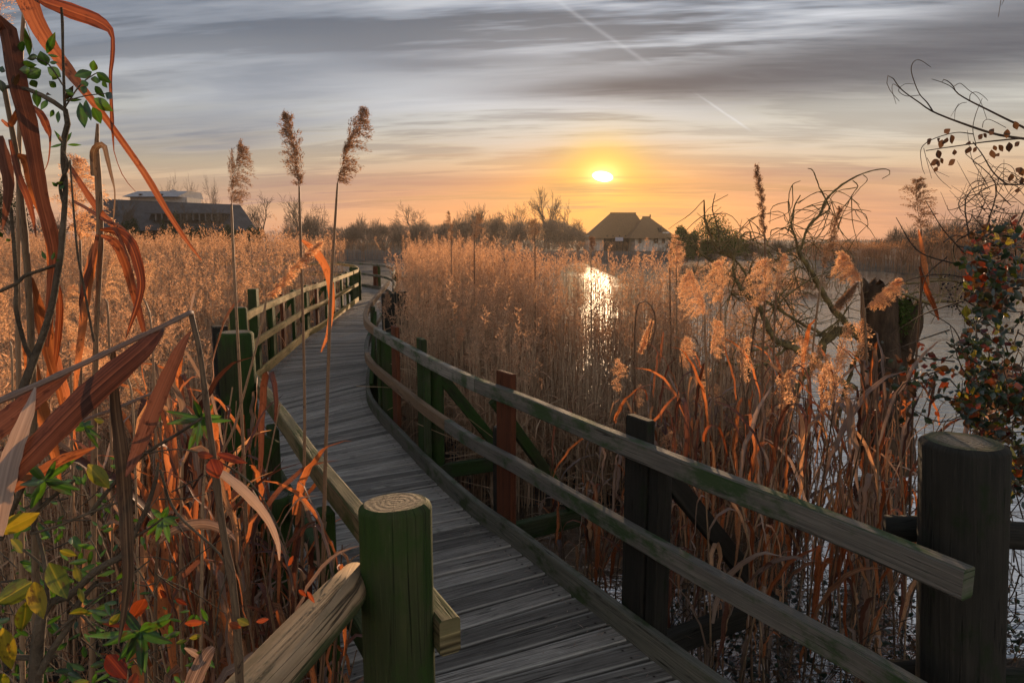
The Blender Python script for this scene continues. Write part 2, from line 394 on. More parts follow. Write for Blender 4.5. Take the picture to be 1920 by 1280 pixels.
# ---------------------------------------------------------------- sky and sun
SAZ, SEL = azel(1130, 331)
def build_world():
    w = bpy.data.worlds.new('World'); sc.world = w; w.use_nodes = True
    t = NT(w.node_tree); t.N.clear(); out = t.n('ShaderNodeOutputWorld'); bg = t.n('ShaderNodeBackground')
    tc = t.n('ShaderNodeTexCoord'); x, y, z = t.sep(tc.outputs['Generated'])
    el = t.m('ARCSINE', z); az = t.m('ARCTAN2', x, y)
    wob = t.noise(t.comb(t.m('MULTIPLY', az, 1.6), t.m('MULTIPLY', el, 5.), 0.), 1.5, 2, .6)
    e2 = t.m('ADD', el, t.m('MULTIPLY', t.m('SUBTRACT', wob, .5), .07))
    base = t.ramp(t.m('DIVIDE', t.m('ADD', t.m('MULTIPLY', e2, 1.1), .05), .75), [
        (.0, (.46,.27,.21)), (.062, (.52,.30,.22)), (.105, (.66,.36,.22)), (.165, (.68,.43,.26)), (.225, (.65,.53,.37)),
        (.30, (.55,.54,.48)), (.37, (.48,.49,.50)), (.44, (.40,.43,.48)), (.53, (.26,.30,.37)), (.66, (.19,.225,.29)), (1., (.15,.19,.26))])
    # cloud sheets seen from below, drawn out sideways, on a flat ceiling
    den = t.m('ADD', t.m('MAXIMUM', z, 0.), .10)
    X = t.m('DIVIDE', x, den); Y = t.m('DIVIDE', t.m('ABSOLUTE', y), den)
    Yr = t.m('SUBTRACT', Y, t.m('MULTIPLY', X, -.10))
    c1 = t.noise(t.comb(t.m('MULTIPLY', X, .42), t.m('MULTIPLY', Yr, 1.5), 1.7), 1.0, 5, .6, .7)
    c2 = t.noise(t.comb(t.m('MULTIPLY', X, 1.0), t.m('MULTIPLY', Yr, 4.6), 5.2), 1.0, 4, .62)
    c3 = t.noise(t.comb(t.m('MULTIPLY', X, .16), t.m('MULTIPLY', Y, .5), 9.1), 1.3, 1, .5)
    tone = t.m('ADD', t.m('ADD', t.m('MULTIPLY', c1, .52), t.m('MULTIPLY', c2, .40)), t.m('MULTIPLY', c3, .27))
    dark = t.smooth(tone, .62, .545)
    hi = t.smooth(el, .08, .26)
    col_ = t.mix(t.m('MULTIPLY', dark, t.m('ADD', .34, t.m('MULTIPLY', hi, .64))), base, t.mix(.8, base, (.075,.083,.105)))
    col_ = t.mix(t.m('MULTIPLY', t.smooth(tone, .585, .70), t.m('MULTIPLY', hi, .75)), col_, (.80,.82,.87))
    # the long dark bank rising to the right, and the dark corner to the left
    def bank(a0, e0, slope, w0, w1, fade0, fade1, amt, c, tex=c2):
        nonlocal col_
        e = t.m('SUBTRACT', el, t.m('ADD', e0, t.m('MULTIPLY', t.m('SUBTRACT', az, a0), slope)))
        e = t.m('ADD', e, t.m('MULTIPLY', t.m('SUBTRACT', tex, .5), .05))
        wd = t.m('MAXIMUM', t.m('ADD', w0, t.m('MULTIPLY', t.m('SUBTRACT', az, a0), w1)), .006)
        g = t.m('EXPONENT', t.m('MULTIPLY', t.m('POWER', t.m('ABSOLUTE', t.m('DIVIDE', e, wd)), 2.), -1.))
        lo, hi_ = fade0; msk = t.smooth(az, lo, hi_)
        lo, hi_ = fade1; msk = t.m('MULTIPLY', msk, t.smooth(az, hi_, lo))
        f = t.m('MULTIPLY', t.m('MULTIPLY', g, msk), t.m('ADD', .45, t.m('MULTIPLY', t.smooth(tex, .35, .62), .55)))
        col_ = t.mix(t.m('MULTIPLY', f, amt), col_, c)
    a, e = azel(520, 160); bank(a, e, .02, .055, 0, (-.75, -.35), (-.02, .30), .8, (.70,.72,.76), c1)
    a, e = azel(1650, 215); bank(a, e, .03, .035, 0, (.05, .35), (.9, 1.4), .7, (.68,.66,.60), c1)
    a, e = azel(1150, 158); a2, e_2 = azel(1750, 85)
    bank(a, e, (e_2-e)/(a2-a), .024, .055, (-.22, .15), (1.3, 1.9), .97, (.090,.094,.118), c1)
    a, e = azel(1500, 150); bank(a, e, .16, .03, .02, (.15, .5), (1.3, 1.9), .6, (.15,.15,.17))
    a, e = azel(850, 112); bank(a, e, -.02, .022, 0, (-.35, -.1), (.0, .25), .7, (.13,.135,.16))
    a, e = azel(200, 40); bank(a, e, -.05, .12, 0, (-2., -1.2), (-.35, .1), .75, (.105,.135,.19), c1)
    a, e = azel(330, 245); bank(a, e, .10, .026, 0, (-.8, -.45), (-.42, -.20), .8, (.16,.185,.24))
    a, e = azel(1530, 250); bank(a, e, .06, .006, 0, (.33, .41), (.41, .48), .6, (.25,.24,.22))
    # low thin bars of cloud over the horizon
    for (px, py, sl, wdt, l0, l1, amt) in ((800,345,.02,.013,460,1130,.75), (1330,358,-.05,.010,1180,1700,.55), (1020,384,.03,.008,880,1100,.85), (1230,392,.0,.007,1120,1330,.7),
                                      (1500,323,-.03,.011,1330,1720,.55), (500,372,.0,.008,380,760,.6), (1600,405,.0,.012,1400,2100,.5), (1120,352,.05,.008,1040,1200,.6), (820,285,0.,.004,760,900,.5), (985,290,.03,.004,930,1070,.5)):
        a, e = azel(px, py); al, _ = azel(l0, py); ar, _ = azel(l1, py); s = (ar-al)*.22
        bank(a, e, sl, wdt, 0, (al-s, al+s), (ar-s, ar+s), min(1, amt*1.35), (.28,.205,.21) if py > 300 else (.36,.29,.24), c2)
    # warmth round the sun
    da = t.m('SUBTRACT', az, SAZ); de = t.m('SUBTRACT', el, SEL)
    def gauss(sa, se, e0=0.):
        q = t.m('ADD', t.m('POWER', t.m('ABSOLUTE', t.m('DIVIDE', da, sa)), 2.), t.m('POWER', t.m('ABSOLUTE', t.m('DIVIDE', t.m('SUBTRACT', de, e0), se)), 2.))
        return t.m('EXPONENT', t.m('MULTIPLY', q, -1.))
    tex = t.m('ADD', .72, t.m('MULTIPLY', c2, .5))
    g = t.m('MULTIPLY', gauss(.38, .075, -.07), tex); col_ = t.mix(t.m('MULTIPLY', g, .8), col_, (.95,.33,.085))
    g = t.m('MULTIPLY', gauss(.13, .058, -.03), tex); col_ = t.mix(t.m('MULTIPLY', g, .85), col_, (1.0,.42,.06))
    g = t.m('MULTIPLY', gauss(.052, .042, .008), t.m('ADD', .8, t.m('MULTIPLY', c2, .3))); col_ = t.mix(t.m('MULTIPLY', g, .95), col_, (1.05,.66,.10))
    g = gauss(.022, .016); col_ = t.mix(t.m('MULTIPLY', g, .9), col_, (1.6,1.25,.42))
    q = t.m('ADD', t.m('POWER', t.m('ABSOLUTE', t.m('DIVIDE', da, .0122)), 2.), t.m('POWER', t.m('ABSOLUTE', t.m('DIVIDE', t.m('ADD', de, t.m('MULTIPLY', da, .12)), .0060)), 2.))
    col_ = t.mix(t.smooth(q, 1.7, .45), col_, (7., 6.7, 6.))
    # bars of cloud across the glow
    for (px, py, wdt, l0, l1, amt, sl) in ((1085,350,.007,1020,1165,.55,-.04), (1000,366,.006,700,1160,.5,.03), (1075,383,.006,1010,1140,.6,.0), (1215,398,.009,1140,1300,.6,.0), (1300,352,.006,1150,1600,.45,-.02)):
        a, e = azel(px, py); al, _ = azel(l0, py); ar, _ = azel(l1, py); s = (ar-al)*.22
        bank(a, e, sl, wdt, 0, (al-s, al+s), (ar-s, ar+s), min(1, amt*1.35), (.42,.23,.11), c2)
    # two vapour trails
    def trail(p, q, w0, amt):
        nonlocal col_
        a0, e0 = azel(*p); a1, e1 = azel(*q); L = math.hypot(a1-a0, e1-e0); ux, uy = (a1-a0)/L, (e1-e0)/L
        A = t.m('SUBTRACT', az, a0); E = t.m('SUBTRACT', el, e0)
        s_ = t.m('ADD', t.m('MULTIPLY', A, ux), t.m('MULTIPLY', E, uy))
        dd = t.m('ADD', t.m('SUBTRACT', t.m('MULTIPLY', A, uy), t.m('MULTIPLY', E, ux)), t.m('MULTIPLY', t.m('SUBTRACT', c1, .5), .006))
        g = t.m('EXPONENT', t.m('MULTIPLY', t.m('POWER', t.m('ABSOLUTE', t.m('DIVIDE', dd, w0)), 2.), -1.))
        f = t.m('MULTIPLY', g, t.m('MULTIPLY', t.smooth(s_, -.02, .03), t.smooth(s_, L, L*.75)))
        f = t.m('MULTIPLY', f, t.m('ADD', .5, t.m('MULTIPLY', c2, .8)))
        col_ = t.mix(t.m('MULTIPLY', f, amt), col_, (.80,.82,.86))
    trail((1030, -8), (1235, 132), .0026, .19); trail((1316, 184), (1416, 250), .0013, .40)
    # sky behind the camera brightened, as added fill on the near things
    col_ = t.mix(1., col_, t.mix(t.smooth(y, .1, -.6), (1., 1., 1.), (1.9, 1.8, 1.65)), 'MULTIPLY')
    # a share of the physical sky under the clouds
    sky = t.n('ShaderNodeTexSky', sky_type='NISHITA'); sky.sun_disc = False; sky.sun_elevation = SEL; sky.sun_rotation = SAZ
    sky.air_density = 1.2; sky.dust_density = 1.5
    fin = t.mix(.003, col_, sky.outputs[0], 'ADD')
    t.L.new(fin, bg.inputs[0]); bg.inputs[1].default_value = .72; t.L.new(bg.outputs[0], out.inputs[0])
    w.cycles.sampling_method = 'NONE'
build_world()
sd = np.array([math.sin(SAZ)*math.cos(SEL), math.cos(SAZ)*math.cos(SEL), math.sin(SEL)])
ld = bpy.data.lights.new('sun', 'SUN'); ld.energy = 5.0; ld.angle = R(.6); ld.color = (1., .65, .37)
lo = bpy.data.objects.new('sun', ld); col.objects.link(lo); lo.rotation_euler = Vector(sd).to_track_quat('Z', 'Y').to_euler(); lo.location = (5, 30, 20)
vs = sc.view_settings; vs.view_transform = 'Standard'; vs.look = 'None'; vs.exposure = .5; vs.gamma = 1
cy = sc.cycles; cy.max_bounces = 8; cy.diffuse_bounces = 3; cy.glossy_bounces = 4; cy.transmission_bounces = 6; cy.transparent_max_bounces = 8
cy.volume_bounces = 0; cy.sample_clamp_indirect = 4; cy.sample_clamp_direct = 2.3; cy.use_denoising = True; cy.use_adaptive_sampling = True; cy.adaptive_threshold = .02
cy.caustics_reflective = False; cy.caustics_refractive = False

# ---------------------------------------------------------------- water and land
WZ = -.65
def fbm(x, y, s):
    return (np.sin(x*.9*s+1.3)+np.sin(y*1.1*s+.7)+np.sin((x+y)*.7*s+2.1)+.5*np.sin(x*2.3*s-y*1.9*s)+.35*np.sin(x*4.9*s+y*4.1*s+1.))/3.85
def sstep(x, a, b):
    t = np.clip((x-a)/(b-a), 0, 1); return t*t*(3-2*t)
# the left railing line, for telling which side a point lies on
LRX = np.array([[1.0,.35],[1.745,-.13],[2.75,-.69],[5.08,-1.93],[7.8,-3.17],[12,-3.75],[20.8,-4.85],[24.,-5.3],[26,-6.3],[28,-7.6],[60,-7.6]])
RRX = np.array([[1.0,1.9],[1.98,1.31],[2.97,.74],[4.69,-.24],[7.4,-1.5],[9.,-1.95],[11.6,-2.38],[15.4,-2.86],[22,-3.7],[26,-4.3],[29.5,-4.4],[60,-4.4]])
lrx = lambda y: np.interp(y, LRX[:,0], LRX[:,1])
rrx = lambda y: np.interp(y, RRX[:,0], RRX[:,1])
def land(x, y):
    n = fbm(x, y, .9)*.6+fbm(x+9, y-4, .23)
    h = np.full_like(x, -1.25)
    # reed mud left of the walk and the tongue of mud right of it
    left = sstep(lrx(y)-x, -.6, .5); h = np.maximum(h, -1.25+left*(.72+.05*n)*(y < 60)*1.)
    tongue = sstep(x-rrx(y), .4, 1.4)*sstep(7.6+.28*(x+3)+n*.5-y*0, -1, 1)
    mud = sstep(y, 5.3+n*.4-.12*x, 6.6+n*.4-.12*x)*sstep(13.2+n-y-np.maximum(-x-1, 0)*-3, 0, 2.)*sstep(3.2+n*.7-x, 0, 1.5)*sstep(x-rrx(y), .2, 1.)
    h = np.maximum(h, -1.25+mud*.64+n*.03*mud)
    # bank under the brambles, and the bank the camera stands on
    bank = sstep(x-(2.0-.1*y+n*.15), -.3, 1.4)*sstep(4.6+n*.3-y, -.4, 1.2); h = np.maximum(h, -1.25+bank*1.0)
    near = sstep(1.9-np.hypot(x+.3, y+.2), 0, 1.2); h = np.maximum(h, -1.25+near*1.3)
    lf = sstep(-1.-x, 0, 1.6)*sstep(3.5-y, 0, 2.); h = np.maximum(h, -1.25+lf*.95)
    # far shores
    far = sstep(y+fbm(x, y, .08)*3, 90, 98); h = np.maximum(h, -1.25+far*1.45)
    rt = sstep(x-(29+fbm(x, y, .12)*2), 0, 5)*sstep(y, 45+fbm(x, y, .1)*3, 52); h = np.maximum(h, -1.25+rt*1.1)
    return h+.02*fbm(x, y, 5.)*(y < 40)
def grid(xs, ys):
    X, Y = np.meshgrid(xs, ys); Z = land(X, Y); nx, ny = len(xs), len(ys)
    V = np.stack([X.ravel(), Y.ravel(), Z.ravel()], 1)
    i = (np.arange(ny-1)[:, None]*nx+np.arange(nx-1)[None]).ravel()
    F = np.stack([i, i+1, i+nx+1, i+nx], 1)
    mb = MB(); mb.add(V, F, np.c_[V[:, :2], np.zeros(len(V))]); return mb
def spaced(a, b, fine, big):
    out = [0.]; s = fine
    while out[-1] < b: out.append(out[-1]+s); s = min(big, s*1.035)
    neg = [0.]; s = fine
    while neg[-1] > a: neg.append(neg[-1]-s); s = min(big, s*1.035)
    return np.array(neg[:0:-1]+out)
def ground_mat():
    m, t, out = newmat('wet mud and litter'); tc = t.n('ShaderNodeTexCoord'); P = tc.outputs['Object']
    n1 = t.noise(P, 2.2, 8, .7); n2 = t.noise(P, 30., 4, .7)
    c = t.ramp(n1, [(.3, (.018,.015,.011)), (.5, (.045,.036,.025)), (.72, (.13,.10,.07))])
    c = t.mix(t.m('MULTIPLY', t.smooth(n2, .58, .7), .6), c, (.20,.15,.10))
    principled(t, out, c, t.ramp(n2, [(.3, .35), (.6, .9)]), t.m('ADD', n1, n2), .8, .05, .4); return m
obj('ground', grid(spaced(-1500, 1500, .16, 60), np.concatenate([np.linspace(-40, -2, 12)[:-1], -2+spaced(0, 2600, .16, 60)[0:]])), ground_mat(), None, True, kind='structure', label='dark wet mud, marsh soil and low banks round the pool', cat=None)

def water_mat():
    m, t, out = newmat('still pool water'); tc = t.n('ShaderNodeTexCoord'); P = tc.outputs['Object']
    px_, py_, pz_ = t.sep(P)
    n = t.noise(t.comb(t.m('MULTIPLY', px_, .55), t.m('MULTIPLY', py_, 2.2), 0.), 3.2, 3, .5)
    n2 = t.noise(P, 14., 2, .5)
    calm = t.noise(P, .11, 3, .55)
    n3 = t.noise(t.comb(t.m('MULTIPLY', px_, .16), t.m('MULTIPLY', py_, 1.), 3.), .9, 3, .5)
    p = t.n('ShaderNodeBsdfPrincipled'); t.set(p.inputs['Base Color'], t.mix(t.smooth(t.noise(P, .35, 5, .6), .5, .7), (.028,.034,.032), (.06,.075,.065)))
    t.set(p.inputs['Roughness'], t.ramp(calm, [(.42, .08), (.6, .13)])); p.inputs['IOR'].default_value = 3.0; p.inputs['Specular IOR Level'].default_value = .9
    b = t.n('ShaderNodeBump'); b.inputs['Strength'].default_value = .5; b.inputs['Distance'].default_value = .025
    t.set(b.inputs['Height'], t.m('ADD', t.m('MULTIPLY', n3, 2.5), t.m('ADD', n, t.m('MULTIPLY', n2, .14)))); t.L.new(b.outputs[0], p.inputs['Normal'])
    t.L.new(p.outputs[0], out.inputs[0]); return m
wm = MB(); wm.add([(-900, -30, WZ), (900, -30, WZ), (900, 400, WZ), (-900, 400, WZ)], [(0, 1, 2, 3)], np.zeros((4, 3)))
obj('water', wm, water_mat(), kind='structure', label='still marsh pool mirroring the sunset between the reeds')

hz = MB()
a, b = np.array([-260., -6., -2.4]), np.array([260., 330., 19.])
Vh = [(x, y, z) for z in (a[2], b[2]) for (x, y) in ((a[0], a[1]), (b[0], a[1]), (b[0], b[1]), (a[0], b[1]))]
hz.add(Vh, [(3, 2, 1, 0), (4, 5, 6, 7), (0, 1, 5, 4), (1, 2, 6, 5), (2, 3, 7, 6), (3, 0, 4, 7)], np.zeros((8, 3)))
hm, ht, ho = newmat('evening haze'); pv = ht.n('ShaderNodeVolumePrincipled')
pv.inputs['Color'].default_value = (.93, .90, .88, 1); pv.inputs['Density'].default_value = HAZE; pv.inputs['Anisotropy'].default_value = .6
ht.L.new(pv.outputs[0], ho.inputs['Volume'])
if HAZE > 0: obj('haze', hz, hm, kind='stuff', label='thin evening haze hanging over the marsh')

# ---------------------------------------------------------------- boardwalk
TOP, MID, KICK = 1.04, .60, .13
def line(pix, z): return np.array([onz(px, py, z) for px, py in pix])
def dense(pts, step=.12):
    L = np.sum(np.linalg.norm(np.diff(pts, axis=0), axis=1)); return resample(pts, max(3, int(L/step)))
def shift(path, d):                       # sideways, + = to the right of travel
    T = np.gradient(path, axis=0); T = T/np.linalg.norm(T, axis=1)[:, None]
    return path+np.stack([T[:,1], -T[:,0], 0*T[:,0]], 1)*d
Rpix = [(1810,1069),(1556,967),(1331,883),(1200,832),(1072,781),(969,739),(895,712),(847,691),(793,665),(747,640),(701,614),(684,600),(681,588),(686,573),(701,554),(714,540),(726,526)]
right_line = dense(line(Rpix, TOP), .10)
Opix = [(734,512),(738,504),(731,499.5),(720,496.5),(701,494.2),(673,492),(650,491),(629,490.5)]
far_line = dense(np.vstack([line(Opix, TOP), line([(629,490.5)], TOP)+np.array([[-5., .9, 0]])]), .3)
L1pix = [(864,1155),(815,1098),(672,931),(600,848),(540,770),(475,691)]
nearleft_line = dense(line(L1pix, TOP), .12)
L2pix = [(438,607),(447,599),(481,578),(522,560),(575,538),(600,531),(640,517),(662,509)]
farleft_line = dense(line(L2pix, TOP), .15)
L3pix = [(664,508),(672,504.5),(671,500),(664,496.8),(647,494.5),(620,493.2)]
turn_line = dense(np.vstack([line(L3pix, TOP), line([(620,493.2)], TOP)+np.array([[-5., .7, 0]])]), .25)
def cut(path, pxs):                        # split a path where it passes the pixel columns of its joints
    sp = []
    for q in pxs:
        w = onz(q[0], q[1], TOP); sp.append(int(np.argmin(np.linalg.norm(path-w, axis=1))))
    e = [0]+sorted(sp)+[len(path)-1]
    return [path[a:b+1] for a, b in zip(e[:-1], e[1:]) if b-a >= 1]
def trim(seg, g=.003):
    s = seg.copy(); s[0] += unit(seg[1]-seg[0])*g; s[-1] -= unit(seg[-1]-seg[-2])*g; return s
def railing(name, label, path, joints, side, mats, group=None, top=TOP, kick_from=0):
    """side = +1: the timber lies to the right of the traced edge in travel direction"""
    base = path[0].copy(); base[2] = 0
    th = thing(name, label, 'railing', base, group)
    TH = .058
    cen = shift(path, side*TH/2)
    segs = cut(path, joints)
    i0 = 0
    for k, sg in enumerate(segs):
        i1 = i0+len(sg); c = cen[i0:i1]; i0 = i1-1
        c = trim(c); mb = MB(); zz = c.copy(); zz[:, 2] = top+rs.uniform(-.002, .002)
        beam(mb, zz, TH, .098, rs.random(), .007, u0=rs.random()*9); obj('top_rail', mb, mats[0][k % len(mats[0])], th)
    for (zt, h, nm, mt, offs) in ((MID, .095, 'middle_rail', mats[1], 3), (KICK, .150, 'kick_board', mats[2], 7)):
        n = len(path); js = [j for j in range(offs, n-4, max(6, int(3.6/(np.linalg.norm(path[1]-path[0])))))]
        e = [0]+js[1:]+[n-1]
        for k, (a_, b_) in enumerate(zip(e[:-1], e[1:])):
            c = trim(cen[a_:b_+1]); c = c.copy(); c[:, 2] = zt
            mb = MB(); beam(mb, c, TH if nm != 'kick_board' else .05, h, rs.random(), .006, u0=rs.random()*9); obj(nm, mb, mt[k % len(mt)], th)
    return th
jr = [(895,712), (701,614)]
right_rail = railing('railing', 'long weathered railing sweeping along the water side to the big dark post', right_line, jr, 1,
    ([M['rail'], M['rail'], M['rail_tan']], [M['rail'], M['rail_tan'], M['rail']], [M['kick']]))
far_rail = railing('railing', 'grey railing crossing the far bend where the boardwalk turns', far_line, [(673,492)], 1, ([M['rail']], [M['rail']], [M['kick']]))
nl_rail = railing('railing', 'mossy railing section between the two fat green posts', nearleft_line, [(517,745)], -1, ([M['rail_olive'], M['rail_olive']], [M['greenplank']], [M['greenplank']]))
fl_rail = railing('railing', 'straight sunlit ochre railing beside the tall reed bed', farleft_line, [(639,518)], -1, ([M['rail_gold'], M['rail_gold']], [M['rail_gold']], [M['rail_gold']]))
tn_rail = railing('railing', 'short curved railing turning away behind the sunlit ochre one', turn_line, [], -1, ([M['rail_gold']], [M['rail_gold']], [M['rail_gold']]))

# supports: frame posts belong to their railing
def frame_post(th, p, zt, sx, sy, rot, mat, z0=-1.0, name='post'):
    mb = MB(); box(mb, (p[0], p[1], z0), sx, sy, zt-z0, rot, rs.random(), .006); return obj(name, mb, mat, th)
def pile(th, p, r, zt, mat, tmat, z0=-1.3, name='pile', lean=(0,0)):
    mb = MB(); lathe_post(mb, (p[0], p[1]), r, z0, zt, rs.random(), 20, lean); return obj(name, mb, [mat, tmat], th, True)
def local(path, px, py, z=TOP):
    w = onz(px, py, z); i = int(np.argmin(np.linalg.norm(path-w, axis=1))); i = min(max(i, 1), len(path)-2)
    t = unit(path[i+1]-path[i-1]); nrm = np.array([t[1], -t[0], 0]); return path[i], t, nrm, math.atan2(t[1], t[0])
def brace(th, p0, p1, w=.09, d=.05, mat=None):
    mb = MB(); p0 = np.array(p0, float); p1 = np.array(p1, float); dirv = unit(p1-p0); s = unit(np.cross(dirv, [0, 0, 1.]))
    u = np.cross(s, dirv); beam(mb, np.array([p0+u*w/2, (p0+p1)/2+u*w/2, p1+u*w/2]), d, w, rs.random(), .006, normal=s); return obj('brace', mb, mat or M['greenpost'], th)
def hbeam(th, p0, p1, zt, w=.07, h=.14, mat=None, name='outrigger'):
    mb = MB(); a_ = np.array([p0[0], p0[1], zt]); b_ = np.array([p1[0], p1[1], zt]); beam(mb, np.array([a_, (a_+b_)/2, b_]), w, h, rs.random(), .006); return obj(name, mb, mat or M['greenplank'], th)
def bay(th, path, px, py, out, kind, dark=False, ztop=1.13, reach=.85):
    p, t, n, rot = local(path, px, py); n = n*out; p = np.array([p[0], p[1], 0.])
    off = .058
    if kind == 'plank':      # wide red brown board
        c = p+n*(off+.024); frame_post(th, c, ztop, .19, .045, rot, M['rust'], -.55)
    elif kind == 'frame':
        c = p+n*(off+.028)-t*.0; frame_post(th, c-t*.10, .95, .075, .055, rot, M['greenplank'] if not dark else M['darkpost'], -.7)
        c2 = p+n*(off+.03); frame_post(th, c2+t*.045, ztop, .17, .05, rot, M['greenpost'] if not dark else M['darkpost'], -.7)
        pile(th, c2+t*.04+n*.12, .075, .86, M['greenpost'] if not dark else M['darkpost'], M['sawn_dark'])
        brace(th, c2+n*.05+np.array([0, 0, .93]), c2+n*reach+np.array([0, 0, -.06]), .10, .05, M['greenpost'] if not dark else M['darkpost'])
        hbeam(th, p-n*.2, c2+n*(reach+.06), -.045, .07, .13, M['greenplank'] if not dark else M['darkpost'])
    elif kind == 'pile':
        pile(th, p+n*(off+.10), .095, .98, M['greenpost'], M['greenplank'])
# right railing (travel direction is away from the camera: its right side is outward)
bay(right_rail, right_line, 1192, 829, 1, 'frame', True, 1.135, .95)
bay(right_rail, right_line, 928, 724, 1, 'plank', ztop=1.13)
p, t, n, rot = local(right_line, 903, 715); pile(right_rail, p+n*.15, .05, .70, M['darkpost'], M['sawn_dark']); hbeam(right_rail, p-n*.2, p+n*.85, -.045); brace(right_rail, p+n*.1+[0,0,-.14], p+n*.82+[0,0,-.08-TOP], .08)
bay(right_rail, right_line, 779, 657, 1, 'frame', False, 1.13, .8)
bay(right_rail, right_line, 727, 629, 1, 'plank', ztop=1.13)
bay(right_rail, right_line, 703, 615, 1, 'pile')
p, t, n, rot = local(right_line, 697, 611); frame_post(right_rail, p+n*.085, .94, .15, .05, rot, M['greenpost'], -.6)
p, t, n, rot = local(right_line, 688, 571); frame_post(right_rail, p+n*.085, 1.0, .10, .07, rot, M['greenplank'], -.6); frame_post(right_rail, p+n*.33+t*.9, 1.13, .30, .06, .15, M['darkpost'], -.6); pile(right_rail, p+n*.5+t*1.1, .10, 1.15, M['darkpost'], M['sawn_dark'])
brace(right_rail, p+n*.12+[0,0,-.14], p+n*.12-t*1.5+[0,0,.1-TOP], .08)
# far railing
for px, k in ((677,'plank'), (683,'pile'), (705,'plank'), (709,'pile'), (733,'frame')):
    bay(far_rail, far_line, px, 494 if px < 725 else 500, 1 if False else 1, k, ztop=1.02)
# near left (travel away from camera: its left side is outward)
for px, py, k in ((548,782,'frame'),):
    p, t, n, rot = local(nearleft_line, px, py); n = -n
    c = p+n*.12; pile(nl_rail, c, .085, .62, M['greenpost'], M['sawn_dark']); frame_post(nl_rail, p+n*.085+t*.2, .95, .16, .05, rot, M['greenpost'], -.7)
    brace(nl_rail, p+n*.12+[0,0,-.1], p+n*.75+[0,0,-.05-TOP], .10); hbeam(nl_rail, p-n*.2, p+n*.8, -.045, mat=M['greenplank'])
p, t, n, rot = local(nearleft_line, 640, 896); n = -n; frame_post(nl_rail, p+n*.085, .94, .09, .06, rot, M['greenpost'], -.7)
# far left
for px, py, k in ((486,575,'green'), (520,561,'green'), (540,553,'red'), (560,545,'green'), (585,536,'green'), (600,531,'red'), (616,525,'green'), (630,520,'green'), (646,515,'green'), (657,511,'green')):
    p, t, n, rot = local(farleft_line, px, py); n = -n
    zt = {486: 1.30, 520: 1.0}.get(px, 1.06)
    frame_post(fl_rail, p+n*.09, zt, .19 if px < 650 else .22, .055 if px > 490 else .12, rot, M['rust'] if k == 'red' else M['greenpost'], -.6)
    if px in (560, 616): brace(fl_rail, p+n*.12+[0,0,-.15], p+n*.8+[0,0,-.05-TOP], .09)
    if px in (520, 585): pile(fl_rail, p+n*.16+t*.25, .075, .9, M['greenpost'], M['sawn_dark'])
p, t, n, rot = local(turn_line, 672, 505); frame_post(tn_rail, p-n*.10, 1.1, .20, .20, rot, M['greenplank'], -.6)
for q in (6, 11, 16, 22):
    pp = turn_line[min(q, len(turn_line)-1)]; frame_post(tn_rail, pp+np.array([0, -.12, 0]), .95, .2, .06, 0, M['greenpost'], -.6)

# planks laid square to the middle line
Lall = np.vstack([line([(864,1155)], 0)*0+nearleft_line[:1]-[0,0,TOP], nearleft_line-[0,0,TOP], farleft_line-[0,0,TOP], turn_line-[0,0,TOP]])[1:]
t0 = unit(nearleft_line[0]-nearleft_line[3]); pre = np.array([nearleft_line[0]-[0,0,TOP]+t0*s for s in (1.6, 1.2, .8, .4)])
Lall = dense(np.vstack([pre, Lall[::3], Lall[-1:]]), .1)
t1 = unit(right_line[0]-right_line[3]); pre = np.array([right_line[0]-[0,0,TOP]+t1*s for s in (1.6, 1.2, .8, .4)])
Rall = dense(np.vstack([pre, (right_line-[0,0,TOP])[::4], (far_line-[0,0,TOP])[::2], far_line[-1:]-[0,0,TOP]]), .1)
NPL = 245
Lr = resample(Lall, NPL*4+1); Rr_ = resample(Rall, NPL*4+1)
# pair the two edges by walking both at matched fractions
def match(Lp, Rp):
    out = []; j = 0
    for p_ in Lp:
        out.append(p_)
    return out
deck = thing('boardwalk', 'grey plank boardwalk winding away between the railings', 'boardwalk', (0, 3, 0), kind='structure')
cen_pts = []; 
# middle line: pair points of equal progress, with control pairs at the joints of the plan
prs = [(Lall[0], Rall[0])]
ctrlL = [0.0]; 
def nearest(P, q): return int(np.argmin(np.linalg.norm(P-q, axis=1)))
keysL = [Lall[0], nearleft_line[0]-[0,0,TOP], onz(600,848,TOP)-[0,0,TOP], onz(475,691,TOP)-[0,0,TOP], farleft_line[0]-[0,0,TOP], onz(522,560,TOP)-[0,0,TOP], farleft_line[-1]-[0,0,TOP], onz(671,500,TOP)-[0,0,TOP], onz(647,494.5,TOP)-[0,0,TOP], Lall[-1]]
keysR = [Rall[0], right_line[0]-[0,0,TOP]+np.array([-.02,.03,0]), onz(1072,781,TOP)-[0,0,TOP], onz(793,665,TOP)-[0,0,TOP], onz(686,573,TOP)-[0,0,TOP]-np.array([0,.5,0]), onz(701,554,TOP)-[0,0,TOP], onz(734,512,TOP)-[0,0,TOP], onz(735,501,TOP)-[0,0,TOP], onz(690,493.5,TOP)-[0,0,TOP], Rall[-1]]
iL = [nearest(Lall, q) for q in keysL]; iR = [nearest(Rall, q) for q in keysR]
s_mid = [0.]
for k in range(1, len(iL)):
    mA = (Lall[iL[k-1]]+Rall[iR[k-1]])/2; mB_ = (Lall[iL[k]]+Rall[iR[k]])/2; s_mid.append(s_mid[-1]+np.linalg.norm(mB_-mA))
pitch = .146; mb = MB(); rngp = random.Random(5)
s = 0.
